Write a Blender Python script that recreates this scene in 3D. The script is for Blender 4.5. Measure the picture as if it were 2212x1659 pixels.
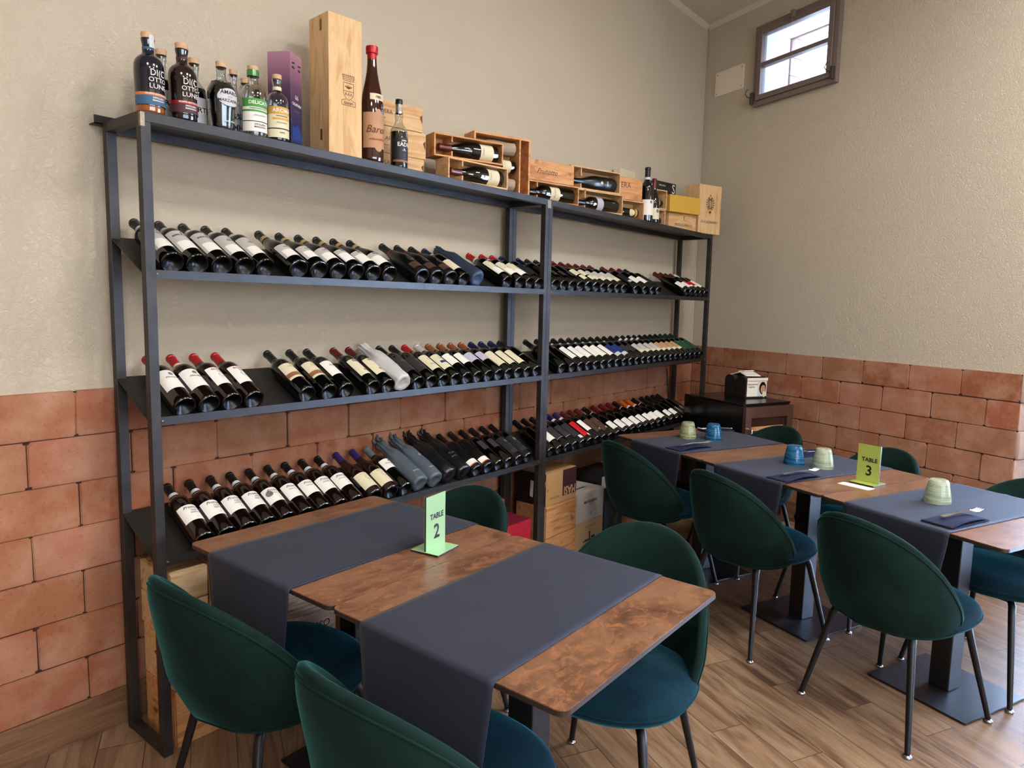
import bpy, bmesh, math, random
from mathutils import Matrix, Vector
R = math.radians
random.seed(7)
SC = bpy.context.scene
COL = SC.collection
for _o in list(bpy.data.objects): bpy.data.objects.remove(_o)

# ------------------------------------------------------------------ camera, world, lamps, exposure
CAM = dict(f=1510.4, yaw=51.085, pitch=-6.55, roll=1.244, loc=(-0.956, -2.194, 1.497))
def make_camera():
    cd = bpy.data.cameras.new('camera'); co = bpy.data.objects.new('camera', cd); COL.objects.link(co)
    y, p, r = R(CAM['yaw']), R(CAM['pitch']), R(CAM['roll'])
    fw = Vector((math.sin(y)*math.cos(p), math.cos(y)*math.cos(p), math.sin(p)))
    rt = Vector((math.cos(y), -math.sin(y), 0)); up = rt.cross(fw)
    r2 = rt*math.cos(r)+up*math.sin(r); u2 = -rt*math.sin(r)+up*math.cos(r)
    m = Matrix((r2, u2, -fw)).transposed().to_4x4(); m.translation = Vector(CAM['loc'])
    co.matrix_world = m
    cd.sensor_fit = 'HORIZONTAL'; cd.sensor_width = 36; cd.lens = CAM['f']/2212*36
    cd.clip_start = .05; cd.clip_end = 100
    SC.camera = co
make_camera()
SC.view_settings.view_transform = 'Standard'
SC.view_settings.look = 'None'
SC.view_settings.gamma = 1
SC.view_settings.use_curve_mapping = False
SC.view_settings.exposure = -0.25

XC, YW, TH = 4.5186, 0.303, -113.4676            # room corner and direction of the right wall
DR = Vector((math.cos(R(TH)), math.sin(R(TH)), 0)); NR = Vector((DR.y, -DR.x, 0))
MR = Matrix((( DR.x, -NR.x, 0, XC), (DR.y, -NR.y, 0, YW), (0, 0, 1, 0), (0, 0, 0, 1)))   # right wall frame: x along wall, y out of the room
def sn(s, n, z=0): return Vector((XC, YW, z)) + DR*s + NR*n
CEIL = 3.715
FILLWIN = (-2.9, 1.5, .85, 2.75)                   # unseen window added behind the camera for fill light: x0, x1, z0, z1
DOOR = (2.495, 4.35, 2.65)                       # glazed opening in the right wall: s0, s1, height

world = bpy.data.worlds.new('world'); SC.world = world; world.use_nodes = True
wn = world.node_tree; bg = wn.nodes['Background']
bg.inputs['Color'].default_value = (0.62, 0.76, 1.0, 1); bg.inputs['Strength'].default_value = 13

def area_light(name, mat, sx, sy, power, color, portal=False, spread=None):
    l = bpy.data.lights.new(name, 'AREA'); l.shape = 'RECTANGLE'; l.size = sx; l.size_y = sy
    l.energy = power; l.color = color
    if spread: l.spread = spread
    if portal: l.cycles.is_portal = True
    o = bpy.data.objects.new(name, l); COL.objects.link(o); o.matrix_world = mat
    return o
# daylight arriving through the glazed opening (local -Z of the lamp looks into the room)
_p = MR @ Matrix.Translation(((DOOR[0]+DOOR[1])/2, .32, DOOR[2]/2)) @ Matrix.Rotation(R(-90), 4, 'X')
area_light('door_daylight', _p, DOOR[1]-DOOR[0]-.1, DOOR[2]-.1, 420, (.48, .66, 1.0))
_p = MR @ Matrix.Translation(((DOOR[0]+DOOR[1])/2, .30, DOOR[2]/2)) @ Matrix.Rotation(R(-90), 4, 'X')
area_light('door_portal', _p, DOOR[1]-DOOR[0], DOOR[2], 1, (1, 1, 1), portal=True)
_p = MR @ Matrix.Translation((.88, .47, 3.25)) @ Matrix.Rotation(R(-90), 4, 'X')
area_light('window_portal', _p, .7, .56, 1, (1, 1, 1), portal=True)
area_light('added_window_fill', Matrix.Translation(((FILLWIN[0]+FILLWIN[1])/2, sn(6, 0).y-.05, (FILLWIN[2]+FILLWIN[3])/2)) @ Matrix.Rotation(R(90), 4, 'X'), FILLWIN[1]-FILLWIN[0]-.1, FILLWIN[3]-FILLWIN[2]-.1, 150, (.93, .96, 1.0))  # added fill lamp behind the camera, brightens the wall under the shelves
LAMPS = [(-1.4, -2.3, 44), (0.9, -2.7, 62), (2.2, -2.5, 62), (-1.2, -4.2, 50), (1.0, -4.4, 50)]
LAMP_COL = (1.0, .945, .885)

# ------------------------------------------------------------------ helpers
def lin(c):
    return tuple(((v/255)/12.92 if v/255 <= .04045 else ((v/255+.055)/1.055)**2.4) for v in c[:3])
MATS = {}
def mat(name, rgb=(128, 128, 128), rough=.5, metal=0., spec=.5, **k):
    if name in MATS: return MATS[name]
    m = bpy.data.materials.new(name); m.use_nodes = True; MATS[name] = m
    b = m.node_tree.nodes['Principled BSDF']
    b.inputs['Base Color'].default_value = (*lin(rgb), 1)
    b.inputs['Roughness'].default_value = rough; b.inputs['Metallic'].default_value = metal
    b.inputs['Specular IOR Level'].default_value = spec
    if 'coat' in k: b.inputs['Coat Weight'].default_value = k['coat']; b.inputs['Coat Roughness'].default_value = .05
    if 'sheen' in k:
        b.inputs['Sheen Weight'].default_value = k['sheen']; b.inputs['Sheen Tint'].default_value = (*lin(k['sheen_tint']), 1)
        b.inputs['Sheen Roughness'].default_value = k.get('sheen_rough', .4)
    if 'trans' in k: b.inputs['Transmission Weight'].default_value = k['trans']; b.inputs['IOR'].default_value = k.get('ior', 1.45)
    if 'emit' in k: b.inputs['Emission Color'].default_value = (*k['emit'], 1); b.inputs['Emission Strength'].default_value = k['power']
    if k.get('noise'):
        sc, amt = k['noise']; nt = m.node_tree; N = nt.nodes; L = nt.links
        tc = N.new('ShaderNodeTexCoord'); no = N.new('ShaderNodeTexNoise'); no.inputs['Scale'].default_value = sc; no.inputs['Detail'].default_value = 5
        mp = N.new('ShaderNodeMapRange'); mp.inputs['From Min'].default_value = .3; mp.inputs['From Max'].default_value = .7
        mp.inputs['To Min'].default_value = 1-amt; mp.inputs['To Max'].default_value = 1+amt
        mx = N.new('ShaderNodeVectorMath'); mx.operation = 'SCALE'; mx.inputs[0].default_value = lin(rgb)
        L.new(tc.outputs['Object'], no.inputs['Vector']); L.new(no.outputs['Fac'], mp.inputs['Value']); L.new(mp.outputs['Result'], mx.inputs['Scale'])
        L.new(mx.outputs['Vector'], b.inputs['Base Color'])
        if 'bump' in k:
            bp = N.new('ShaderNodeBump'); bp.inputs['Strength'].default_value = k['bump']; bp.inputs['Distance'].default_value = .002
            L.new(no.outputs['Fac'], bp.inputs['Height']); L.new(bp.outputs['Normal'], b.inputs['Normal'])
    return m
class NT:
    """small node graph writer"""
    def __init__(s, name, rough=.5, spec=.5, metal=0.):
        s.m = bpy.data.materials.new(name); s.m.use_nodes = True; MATS[name] = s.m
        s.N = s.m.node_tree.nodes; s.L = s.m.node_tree.links; s.b = s.N['Principled BSDF']
        s.b.inputs['Roughness'].default_value = rough; s.b.inputs['Specular IOR Level'].default_value = spec; s.b.inputs['Metallic'].default_value = metal
    def put(s, sock, v):
        if isinstance(v, bpy.types.NodeSocket): s.L.new(v, sock)
        elif v is not None: sock.default_value = v
    def coord(s, kind='Object'): return s.N.new('ShaderNodeTexCoord').outputs[kind]
    def pos(s): return s.N.new('ShaderNodeNewGeometry').outputs['Position']
    def math(s, op, a, b=None, c=None):
        n = s.N.new('ShaderNodeMath'); n.operation = op; s.put(n.inputs[0], a); s.put(n.inputs[1], b)
        if c is not None: s.put(n.inputs[2], c)
        return n.outputs[0]
    def mapping(s, v, sc=(1, 1, 1), loc=(0, 0, 0), rot=(0, 0, 0)):
        n = s.N.new('ShaderNodeMapping'); s.L.new(v, n.inputs['Vector'])
        n.inputs['Scale'].default_value = sc; n.inputs['Location'].default_value = loc; n.inputs['Rotation'].default_value = rot
        return n.outputs[0]
    def noise(s, v, scale, detail=4, rough=.5, dist=0., out='Fac'):
        n = s.N.new('ShaderNodeTexNoise'); s.L.new(v, n.inputs['Vector']); n.inputs['Scale'].default_value = scale
        n.inputs['Detail'].default_value = detail; n.inputs['Roughness'].default_value = rough; n.inputs['Distortion'].default_value = dist
        return n.outputs[out]
    def white(s, v):
        n = s.N.new('ShaderNodeTexWhiteNoise'); n.noise_dimensions = '3D'; s.L.new(v, n.inputs['Vector']); return n.outputs['Value']
    def comb(s, x, y, z=0.):
        n = s.N.new('ShaderNodeCombineXYZ'); s.put(n.inputs[0], x); s.put(n.inputs[1], y); s.put(n.inputs[2], z); return n.outputs[0]
    def sep(s, v):
        n = s.N.new('ShaderNodeSeparateXYZ'); s.L.new(v, n.inputs[0]); return n.outputs
    def ramp(s, f, stops):
        n = s.N.new('ShaderNodeValToRGB'); s.L.new(f, n.inputs['Fac']); e = n.color_ramp.elements
        while len(e) < len(stops): e.new(.5)
        for k, (p, c) in enumerate(stops): e[k].position = p; e[k].color = (*lin(c), 1)
        return n.outputs['Color']
    def maprange(s, f, a, b, c=0., d=1.):
        n = s.N.new('ShaderNodeMapRange'); s.L.new(f, n.inputs['Value'])
        for k, v in (('From Min', a), ('From Max', b), ('To Min', c), ('To Max', d)): n.inputs[k].default_value = v
        return n.outputs['Result']
    def mix(s, f, a, b, mode='MIX'):
        n = s.N.new('ShaderNodeMix'); n.data_type = 'RGBA'; n.blend_type = mode; s.put(n.inputs[0], f)
        for k, v in ((6, a), (7, b)):
            s.put(n.inputs[k], (*lin(v), 1) if isinstance(v, tuple) else v)
        return n.outputs[2]
    def attr(s, name):
        n = s.N.new('ShaderNodeAttribute'); n.attribute_name = name; return n.outputs['Fac']
    def objrand(s): return s.N.new('ShaderNodeObjectInfo').outputs['Random']
    def bump(s, h, strength=.3, dist=.01):
        n = s.N.new('ShaderNodeBump'); s.L.new(h, n.inputs['Height']); n.inputs['Strength'].default_value = strength; n.inputs['Distance'].default_value = dist
        s.L.new(n.outputs['Normal'], s.b.inputs['Normal'])
    def color(s, c): s.put(s.b.inputs['Base Color'], c)
    def rough(s, c): s.put(s.b.inputs['Roughness'], c)

class BM:
    """collects shapes and links them as ONE mesh object"""
    def __init__(s): s.bm = bmesh.new(); s.mats = []
    def mi(s, m):
        if m is None: return 0
        if m not in s.mats: s.mats.append(m)
        return s.mats.index(m)
    def box(s, x0, x1, y0, y1, z0, z1, bevel=0., seg=2, m=None, M=None):
        k = s.mi(m); g = bmesh.new(); bmesh.ops.create_cube(g, size=1)
        for v in g.verts: v.co = Vector(((x0+x1)/2+v.co.x*(x1-x0), (y0+y1)/2+v.co.y*(y1-y0), (z0+z1)/2+v.co.z*(z1-z0)))
        if bevel: bmesh.ops.bevel(g, geom=g.edges[:], offset=bevel, segments=seg, affect='EDGES', profile=.5)
        s.add(g, k, M); return s
    def add(s, g, k=0, M=None):
        vm = {}
        for v in g.verts: vm[v] = s.bm.verts.new(M @ v.co if M else v.co)
        for f in g.faces:
            try: nf = s.bm.faces.new([vm[v] for v in f.verts]); nf.material_index = k
            except ValueError: pass
        g.free()
    def faces(s, vs, fs, m=None, M=None):
        k = s.mi(m); vv = [s.bm.verts.new(M @ Vector(v) if M else v) for v in vs]
        for f in fs:
            try: nf = s.bm.faces.new([vv[i] for i in f]); nf.material_index = k
            except ValueError: pass
        return s
    def lathe(s, prof, seg=32, m=None, M=None, a0=0., a1=2*math.pi):
        full = abs(a1-a0-2*math.pi) < 1e-6; n = seg if full else seg+1; vs = []; idx = []
        for r, z in prof:
            if r < 1e-6: idx.append([len(vs)]*n); vs.append((0, 0, z))
            else:
                idx.append(list(range(len(vs), len(vs)+n)))
                for i in range(n):
                    a = a0+(a1-a0)*i/seg; vs.append((r*math.cos(a), r*math.sin(a), z))
        fs = []
        for j in range(len(prof)-1):
            for i in range(seg):
                i2 = (i+1) % n; f = [idx[j][i], idx[j][i2], idx[j+1][i2], idx[j+1][i]]
                f = [f[q] for q in range(4) if f[q] != f[q-1]]
                if len(f) > 2: fs.append(f)
        return s.faces(vs, fs, m, M)
    def tube(s, pts, r, seg=12, m=None, M=None, cap=True):
        pts = [Vector(p) for p in pts]; rs = r if isinstance(r, (list, tuple)) else [r]*len(pts); vs = []; fs = []; prev = None
        for i, p in enumerate(pts):
            d = (pts[min(i+1, len(pts)-1)]-pts[max(i-1, 0)]).normalized()
            if prev is None: u = d.orthogonal().normalized()
            else:
                u = prev-d*prev.dot(d); u = u.normalized() if u.length > 1e-6 else d.orthogonal().normalized()
            prev = u; w = d.cross(u)
            for k in range(seg):
                a = 2*math.pi*k/seg; vs.append(tuple(p+(u*math.cos(a)+w*math.sin(a))*rs[i]))
        for i in range(len(pts)-1):
            for k in range(seg): fs.append([i*seg+k, i*seg+(k+1) % seg, (i+1)*seg+(k+1) % seg, (i+1)*seg+k])
        if cap: fs.append(list(range(seg))[::-1]); fs.append([(len(pts)-1)*seg+k for k in range(seg)])
        return s.faces(vs, fs, m, M)
    def prism(s, poly, z0, z1, bevel=0., m=None, M=None):
        g = bmesh.new(); a = [g.verts.new((x, y, z0)) for x, y in poly]; b = [g.verts.new((x, y, z1)) for x, y in poly]; n = len(poly)
        g.faces.new(a[::-1]); g.faces.new(b)
        for i in range(n): g.faces.new([a[i], a[(i+1) % n], b[(i+1) % n], b[i]])
        if bevel: bmesh.ops.bevel(g, geom=[e for e in g.edges if abs((e.verts[0].co-e.verts[1].co).z) < 1e-6], offset=bevel, segments=2, affect='EDGES')
        s.add(g, s.mi(m), M); return s
    def mesh(s, name, m=None, smooth=None):
        me = bpy.data.meshes.new(name); bmesh.ops.recalc_face_normals(s.bm, faces=s.bm.faces[:]); s.bm.to_mesh(me); s.bm.free()
        for q in (s.mats or [m]): me.materials.append(q)
        if smooth is not None:
            me.shade_smooth(); me.set_sharp_from_angle(angle=R(smooth))
        return me
    def obj(s, name, m=None, parent=None, smooth=None, M=None):
        return link(name, s.mesh(name, m, smooth), parent, M)
def link(name, me, parent=None, M=None):
    o = bpy.data.objects.new(name, me); COL.objects.link(o)
    if parent: o.parent = parent
    if M is not None: o.matrix_local = M
    return o
def tag(o, label, cat, group=None, kind=None):
    o['label'] = label; o['category'] = cat
    if group: o['group'] = group
    if kind: o['kind'] = kind
    return o
def thing(name, label, cat, M=None, group=None):
    o = bpy.data.objects.new(name, None); COL.objects.link(o); o.empty_display_size = .05
    if M is not None: o.matrix_world = M
    return tag(o, label, cat, group)
def structure(o): o['kind'] = 'structure'; return o
def T(x, y, z=0, rz=0): return Matrix.Translation((x, y, z)) @ Matrix.Rotation(R(rz), 4, 'Z')

# ---- lettering
_TC = {}
def text_geo(s, size, bold=0., shear=0., sub=0):
    key = (s, size, bold, shear)
    if key in _TC: return _TC[key]
    cu = bpy.data.curves.new('t', 'FONT'); cu.body = s; cu.size = size; cu.align_x = 'CENTER'; cu.align_y = 'CENTER'
    cu.offset = bold*size; cu.shear = shear; cu.resolution_u = 2; cu.fill_mode = 'FRONT'
    ob = bpy.data.objects.new('t', cu); me = bpy.data.meshes.new_from_object(ob)
    g = ([tuple(v.co) for v in me.vertices], [list(p.vertices) for p in me.polygons])
    bpy.data.objects.remove(ob); bpy.data.curves.remove(cu); bpy.data.meshes.remove(me)
    _TC[key] = g
    return g
def flat_text(B, s, size, M, m=None, bold=0., shear=0., sx=1.):
    """lettering in the local XZ plane of M, facing local -Y"""
    vs, fs = text_geo(s, size, bold, shear)
    B.faces([(v[0]*sx, 0, v[1]) for v in vs], fs, m, M)
def wrap_text(B, s, size, r, z, m=None, bold=0., shear=0., a=0., sx=1.):
    """lettering wrapped on an upright cylinder of radius r, centred on local -Y"""
    vs, fs = text_geo(s, size, bold, shear)
    B.faces([(r*math.sin(a+v[0]*sx/r), -r*math.cos(a+v[0]*sx/r), z+v[1]) for v in vs], fs, m)
def patch(B, r, z0, z1, w, m, seg=14, a=0.):
    """piece of label on a cylinder, half angle w, centred on local -Y"""
    vs = []; fs = []
    for i in range(seg+1):
        t = a-w+2*w*i/seg
        for z in (z0, z1): vs.append((r*math.sin(t), -r*math.cos(t), z))
    for i in range(seg): fs.append([2*i, 2*i+2, 2*i+3, 2*i+1])
    B.faces(vs, fs, m)
def disc_patch(B, r, z, rad, m, a=0., seg=28, asp=1.):
    # rings of points so that a large roundel follows the cylinder
    if rad*asp/r > .35:
        vs = []; fs = []; nr = 20
        for j in range(nr+1):
            x = -math.cos(math.pi*j/nr); t = a+asp*rad*x/r; hh = rad*math.sqrt(max(0, 1-x*x))
            vs += [(r*math.sin(t), -r*math.cos(t), z-hh), (r*math.sin(t), -r*math.cos(t), z+hh)]
        for j in range(nr): fs.append([2*j, 2*j+2, 2*j+3, 2*j+1])
        B.faces(vs, fs, m); return
    vs = [(r*math.sin(a), -r*math.cos(a), z)]+[(r*math.sin(a+asp*rad*math.cos(q)/r), -r*math.cos(a+asp*rad*math.cos(q)/r), z+rad*math.sin(q)) for q in [2*math.pi*i/seg for i in range(seg)]]
    B.faces(vs, [[0, 1+i, 1+(i+1) % seg] for i in range(seg)], m)

# ------------------------------------------------------------------ materials
def make_materials():
    # rough trowelled plaster
    n = NT('plaster', .9, .2); p = n.pos()
    a = n.noise(p, 62, 5, .6, .7); b = n.noise(p, 150, 4, .6, .5); c = n.noise(p, 1.3, 3)
    ridg = n.math('POWER', n.math('SUBTRACT', 1., n.math('ABSOLUTE', n.math('SUBTRACT', n.math('MULTIPLY', a, 2.), 1.))), 5.)
    h = n.math('ADD', n.math('MULTIPLY', ridg, .8), n.math('MULTIPLY', b, .55))
    n.bump(h, .6, .005)
    n.color(n.mix(n.maprange(c, .3, .7), (202, 193, 177), (208, 200, 185)))
    n = NT('ceiling_paint', .9, .2); n.color((*lin((214, 208, 196)), 1)); n.bump(n.noise(n.pos(), 30, 4), .1, .004)
    # terracotta blocks
    n = NT('terracotta', .88, .2); p = n.pos(); t = n.attr('tone')
    base = n.ramp(t, [(0, (146, 90, 64)), (.3, (164, 106, 78)), (.55, (154, 110, 84)), (.8, (170, 116, 94)), (1, (156, 92, 64))])
    w = n.noise(p, 7, 5, .6); f = n.noise(p, 70, 6, .65)
    col = n.mix(n.maprange(w, .42, .7), base, (182, 138, 116))
    col = n.mix(n.maprange(f, .56, .72, 0, .45), col, (112, 62, 44))
    n.color(col)
    n.bump(n.math('ADD', n.math('MULTIPLY', w, .8), n.math('MULTIPLY', f, .55)), .5, .008)
    mat('mortar', (58, 36, 28), .95)
    mat('reveal_paint', (214, 212, 214), .85); mat('reveal_brick', (196, 170, 160), .9, noise=(30, .1), bump=.4)
    # wood look floor tiles, laid on the diagonal
    n = NT('floor_tiles', .42, .45); p = n.sep(n.pos())
    u = n.math('ADD', n.math('MULTIPLY', p[0], -.4617), n.math('MULTIPLY', p[1], -.8870))
    v = n.math('ADD', n.math('MULTIPLY', p[0], .8870), n.math('MULTIPLY', p[1], -.4617))
    vr = n.math('DIVIDE', n.math('SUBTRACT', v, 1.771), .141); row = n.math('FLOOR', vr); fv = n.math('FRACT', n.math('ADD', vr, 50.))
    ur = n.math('DIVIDE', n.math('SUBTRACT', n.math('SUBTRACT', u, .549), n.math('MULTIPLY', row, .2295)), .845)
    cu = n.math('FLOOR', ur); fu = n.math('FRACT', n.math('ADD', ur, 50.))
    rnd = n.white(n.comb(row, cu, 0.)); rnd2 = n.white(n.comb(cu, row, 3.))
    uv = n.comb(n.math('ADD', n.math('MULTIPLY', u, 1.0), n.math('MULTIPLY', rnd, 37.)), n.math('MULTIPLY', v, 9.), n.math('MULTIPLY', rnd2, 11.))
    g1 = n.noise(uv, 2.6, 6, .62, .9); g2 = n.noise(n.mapping(uv, (1.2, 5, 1)), 9, 4, .6, .3)
    col = n.ramp(g1, [(.30, (74, 54, 42)), (.42, (116, 92, 72)), (.53, (148, 122, 98)), (.70, (170, 146, 120))])
    col = n.mix(n.maprange(g2, .35, .65, 0., .3), col, (100, 70, 52))
    col = n.mix(n.maprange(rnd, 0, 1, 0., .45), col, n.mix(rnd2, (172, 140, 112), (120, 88, 68)))
    eu = n.math('MULTIPLY', n.math('MINIMUM', fu, n.math('SUBTRACT', 1., fu)), .845)
    ev = n.math('MULTIPLY', n.math('MINIMUM', fv, n.math('SUBTRACT', 1., fv)), .141)
    gl = n.math('LESS_THAN', n.math('MINIMUM', eu, ev), .0014)
    n.color(n.mix(gl, col, (74, 58, 48)))
    n.rough(n.math('ADD', .33, n.math('MULTIPLY', g1, .22)))
    n.bump(n.math('SUBTRACT', n.math('MULTIPLY', g2, .25), gl), .25, .002)
    # skirting in the same ware
    n = NT('skirting', .45, .4); p = n.sep(n.pos()); al = n.math('ADD', p[0], n.math('MULTIPLY', p[1], .9))
    g1 = n.noise(n.comb(n.math('MULTIPLY', al, 1.1), n.math('MULTIPLY', p[2], 14.), 0.), 2.4, 6, .62, .8)
    n.color(n.ramp(g1, [(.3, (86, 58, 44)), (.5, (128, 94, 70)), (.7, (152, 118, 90))]))
    # rusty laminate
    n = NT('rust_laminate', .38, .5); p = n.coord(); r = n.objrand()
    q = n.mapping(p, (1, 1, 1)); off = n.comb(n.math('MULTIPLY', r, 9.), n.math('MULTIPLY', r, 5.), 0.)
    ad = n.N.new('ShaderNodeVectorMath'); n.L.new(q, ad.inputs[0]); n.L.new(off, ad.inputs[1]); q = ad.outputs[0]
    st = n.mapping(q, (1.0, 1.4, 1))
    a = n.noise(st, 5.0, 9, .68, .8); b = n.noise(st, 24, 8, .72, .9); c = n.noise(q, 85, 5, .75); d = n.noise(n.mapping(q, (1, 1.8, 1), (4, 2, 0)), 15, 7, .7, .7)
    col = n.ramp(a, [(.3, (72, 48, 36)), (.44, (108, 74, 54)), (.56, (128, 92, 70)), (.7, (112, 88, 74))])
    col = n.mix(n.maprange(b, .50, .64, 0, .75), col, (156, 104, 70))
    col = n.mix(n.maprange(d, .56, .66, 0, .7), col, (84, 54, 40))
    col = n.mix(n.maprange(c, .60, .7, 0, .6), col, (192, 142, 100))
    n.color(col); n.rough(n.math('ADD', .24, n.math('MULTIPLY', b, .25))); n.bump(b, .15, .001)
    mat('laminate_edge', (46, 36, 32), .4)
    # raw black steel
    n = NT('raw_steel', .5, .3, .1); p = n.pos(); a = n.noise(p, 9, 5, .6); b = n.noise(n.mapping(p, (1, 1, .25)), 90, 4, .7, .6)
    col = n.mix(n.maprange(a, .35, .65), (34, 31, 30), (54, 50, 48)); col = n.mix(n.maprange(b, .70, .76, 0, .5), col, (150, 146, 142))
    n.color(col); n.rough(n.math('ADD', .3, n.math('MULTIPLY', a, .3)))
    n = NT('shelf_steel', .45, .35, .1); n.color(n.mix(n.noise(n.pos(), 5, 4), (28, 26, 25), (42, 39, 38)))
    mat('weld', (132, 118, 94), .5, .6, noise=(60, .3), bump=.6)
    mat('black_paint', (20, 18, 20), .4); mat('black_column', (17, 17, 20), .5); mat('black_leg', (12, 12, 13), .45, spec=.35)
    mat('glide', (150, 150, 156), .25, .9)
    # velvet
    n = NT('velvet', .92, .15); p = n.pos(); a = n.noise(p, 9, 4, .6, .6); b = n.noise(p, 3, 3)
    n.color(n.mix(n.maprange(a, .35, .7), (9, 27, 24), (14, 38, 34)))
    n.b.inputs['Sheen Weight'].default_value = .32; n.b.inputs['Sheen Tint'].default_value = (*lin((90, 190, 190)), 1)
    n.put(n.b.inputs['Sheen Roughness'], n.maprange(b, .3, .7, .24, .36))
    n = NT('velvet_daylit', .9, .15); p = n.pos(); a = n.noise(p, 8, 4, .6, .6)  # same velvet as the back, cool daylight put into the bluer colour
    n.color(n.mix(n.maprange(a, .35, .7), (7, 32, 44), (12, 48, 62)))
    n.b.inputs['Sheen Weight'].default_value = .6; n.b.inputs['Sheen Tint'].default_value = (*lin((70, 170, 200)), 1); n.b.inputs['Sheen Roughness'].default_value = .3
    # cloth
    n = NT('runner_cloth', .7, .25); p = n.pos(); a = n.noise(p, 220, 2); b = n.noise(p, 4, 3)
    n.color(n.mix(n.maprange(b, .3, .7), (31, 35, 50), (36, 40, 57))); n.b.inputs['Sheen Weight'].default_value = .08
    n.bump(n.math('ADD', n.math('MULTIPLY', a, .25), b), .25, .003)
    n = NT('napkin_cloth', .9, .1); n.color(n.mix(n.noise(n.pos(), 30, 3), (32, 35, 54), (40, 44, 66)))
    # pine
    def pine(name, c0, c1, c2, axis='X'):
        n = NT(name, .55, .3); p = n.coord(); r = n.objrand()
        ad = n.N.new('ShaderNodeVectorMath'); n.L.new(p, ad.inputs[0]); n.L.new(n.comb(n.math('MULTIPLY', r, 7.), n.math('MULTIPLY', r, 3.), n.math('MULTIPLY', r, 5.)), ad.inputs[1])
        sc = (1.2, 8, 8) if axis == 'X' else (8, 8, 1.0)
        q = n.mapping(ad.outputs[0], sc)
        a = n.noise(q, 3.2, 5, .55, 1.2); b = n.noise(q, 22, 3, .5)
        k = n.noise(ad.outputs[0], 9, 2)
        col = n.ramp(a, [(.36, c2), (.44, c1), (.56, c0), (.64, c1)]); col = n.mix(n.maprange(b, .4, .7, 0, .3), col, c1)
        n.color(n.mix(n.maprange(k, .70, .76, 0, .8), col, (122, 72, 40)))
        return n.m
    pine('pine', (218, 184, 140), (204, 164, 118), (188, 142, 96)); pine('pine_upright', (222, 190, 146), (212, 176, 130), (198, 156, 110), 'Z')
    pine('pine_orange', (210, 160, 112), (194, 138, 90), (168, 110, 68)); pine('pine_pale', (206, 184, 150), (190, 160, 120), (160, 124, 86)); pine('pine_grey', (216, 210, 210), (160, 154, 156), (140, 132, 136))
    mat('burn', (92, 52, 30), .8); mat('burn_dark', (44, 30, 24), .8)
    # glass and foils
    mat('glass_black', (4, 5, 4), .045, spec=.6, coat=.3); mat('glass_brown', (16, 7, 5), .05, spec=.6, coat=.3); mat('glass_matte', (10, 10, 11), .28); mat('glass_punt', (5, 5, 5), .32, spec=.2)
    mat('glass_redbrown', (52, 16, 10), .05, spec=.6, coat=.3); mat('glass_navy', (8, 12, 34), .1, coat=.4); mat('glass_plum', (26, 10, 12), .09, coat=.4)
    mat('clear_glass', (236, 240, 240), .02, trans=1., ior=1.45); mat('green_tint', (60, 130, 60), .15)
    mat('liquor_dark', (20, 9, 8), .1); mat('liquor_amber', (150, 80, 16), .08, coat=.4)
    for nm, c in dict(cap_black=(15, 14, 15), cap_red=(168, 18, 26), cap_darkred=(92, 18, 24), cap_navy=(18, 24, 66), cap_copper=(146, 82, 44), cap_orange=(196, 92, 26), cap_brown=(86, 38, 26),
                      cap_silver=(196, 192, 186), cap_purple=(48, 34, 96), cap_grey=(96, 116, 118), cap_green=(12, 44, 30)).items():
        mat(nm, c, .32, .25)
    for nm, c in dict(paper_white=(238, 237, 234), paper_grey=(190, 187, 184), paper_cream=(220, 214, 186), paper_tan=(190, 152, 116), paper_tan_dark=(142, 96, 72), paper_black=(24, 24, 26), paper_dark=(46, 42, 44),
                      paper_brown=(74, 52, 44), paper_red=(196, 24, 34), paper_blue=(30, 48, 104), paper_lilac=(186, 184, 204), paper_green=(34, 74, 54), paper_orange=(206, 124, 66), paper_steel=(60, 96, 132),
                      paper_leaf=(74, 150, 66), paper_gold=(206, 160, 78), paper_oldtan=(184, 142, 108), paper_silver=(200, 204, 212), paper_maroon=(74, 40, 48), ink=(30, 30, 34), ink_grey=(120, 116, 112),
                      ink_white=(232, 230, 226), ink_gold=(176, 146, 96), ink_red=(150, 30, 34), ink_blue=(40, 60, 96)).items():
        mat(nm, c, .6, spec=.3)
    mat('cork', (206, 168, 134), .7, noise=(120, .12)); mat('tissue', (196, 196, 200), .5, noise=(14, .12), bump=.8)
    mat('wrap_slate', (76, 88, 98), .5, noise=(12, .15), bump=.6); mat('wrap_black', (16, 17, 22), .3, noise=(10, .3), bump=.8); mat('wrap_denim', (32, 44, 64), .6, noise=(16, .3), bump=.8)
    mat('wrap_paper', (160, 142, 122), .7, noise=(16, .15), bump=.8)
    # things
    mat('sign_green', (168, 186, 92), .3, coat=.2); mat('sign_mint', (160, 204, 158), .3, coat=.2); mat('sign_edge', (34, 24, 20), .5)
    mat('cutlery', (206, 202, 196), .22, 1.); mat('white_paper', (236, 234, 230), .7); mat('tape', (70, 60, 54), .5)
    mat('window_steel', (124, 110, 106), .45, .1); mat('window_steel_dark', (58, 50, 48), .5); mat('plastic_white', (234, 224, 210), .5)
    mat('pane_glass', (240, 245, 250), .02, trans=1., ior=1.02, spec=.3)
    mat('fridge_black', (12, 12, 13), .22); mat('fridge_steel', (112, 86, 74), .3, .7); mat('fridge_glass', (40, 30, 26), .08, coat=.5); mat('chrome', (214, 212, 210), .12, 1.)
    mat('gold_card', (206, 164, 66), .55); mat('cream_card', (214, 204, 178), .6); mat('black_card', (24, 23, 25), .45); mat('white_card', (190, 186, 182), .6)
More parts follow.
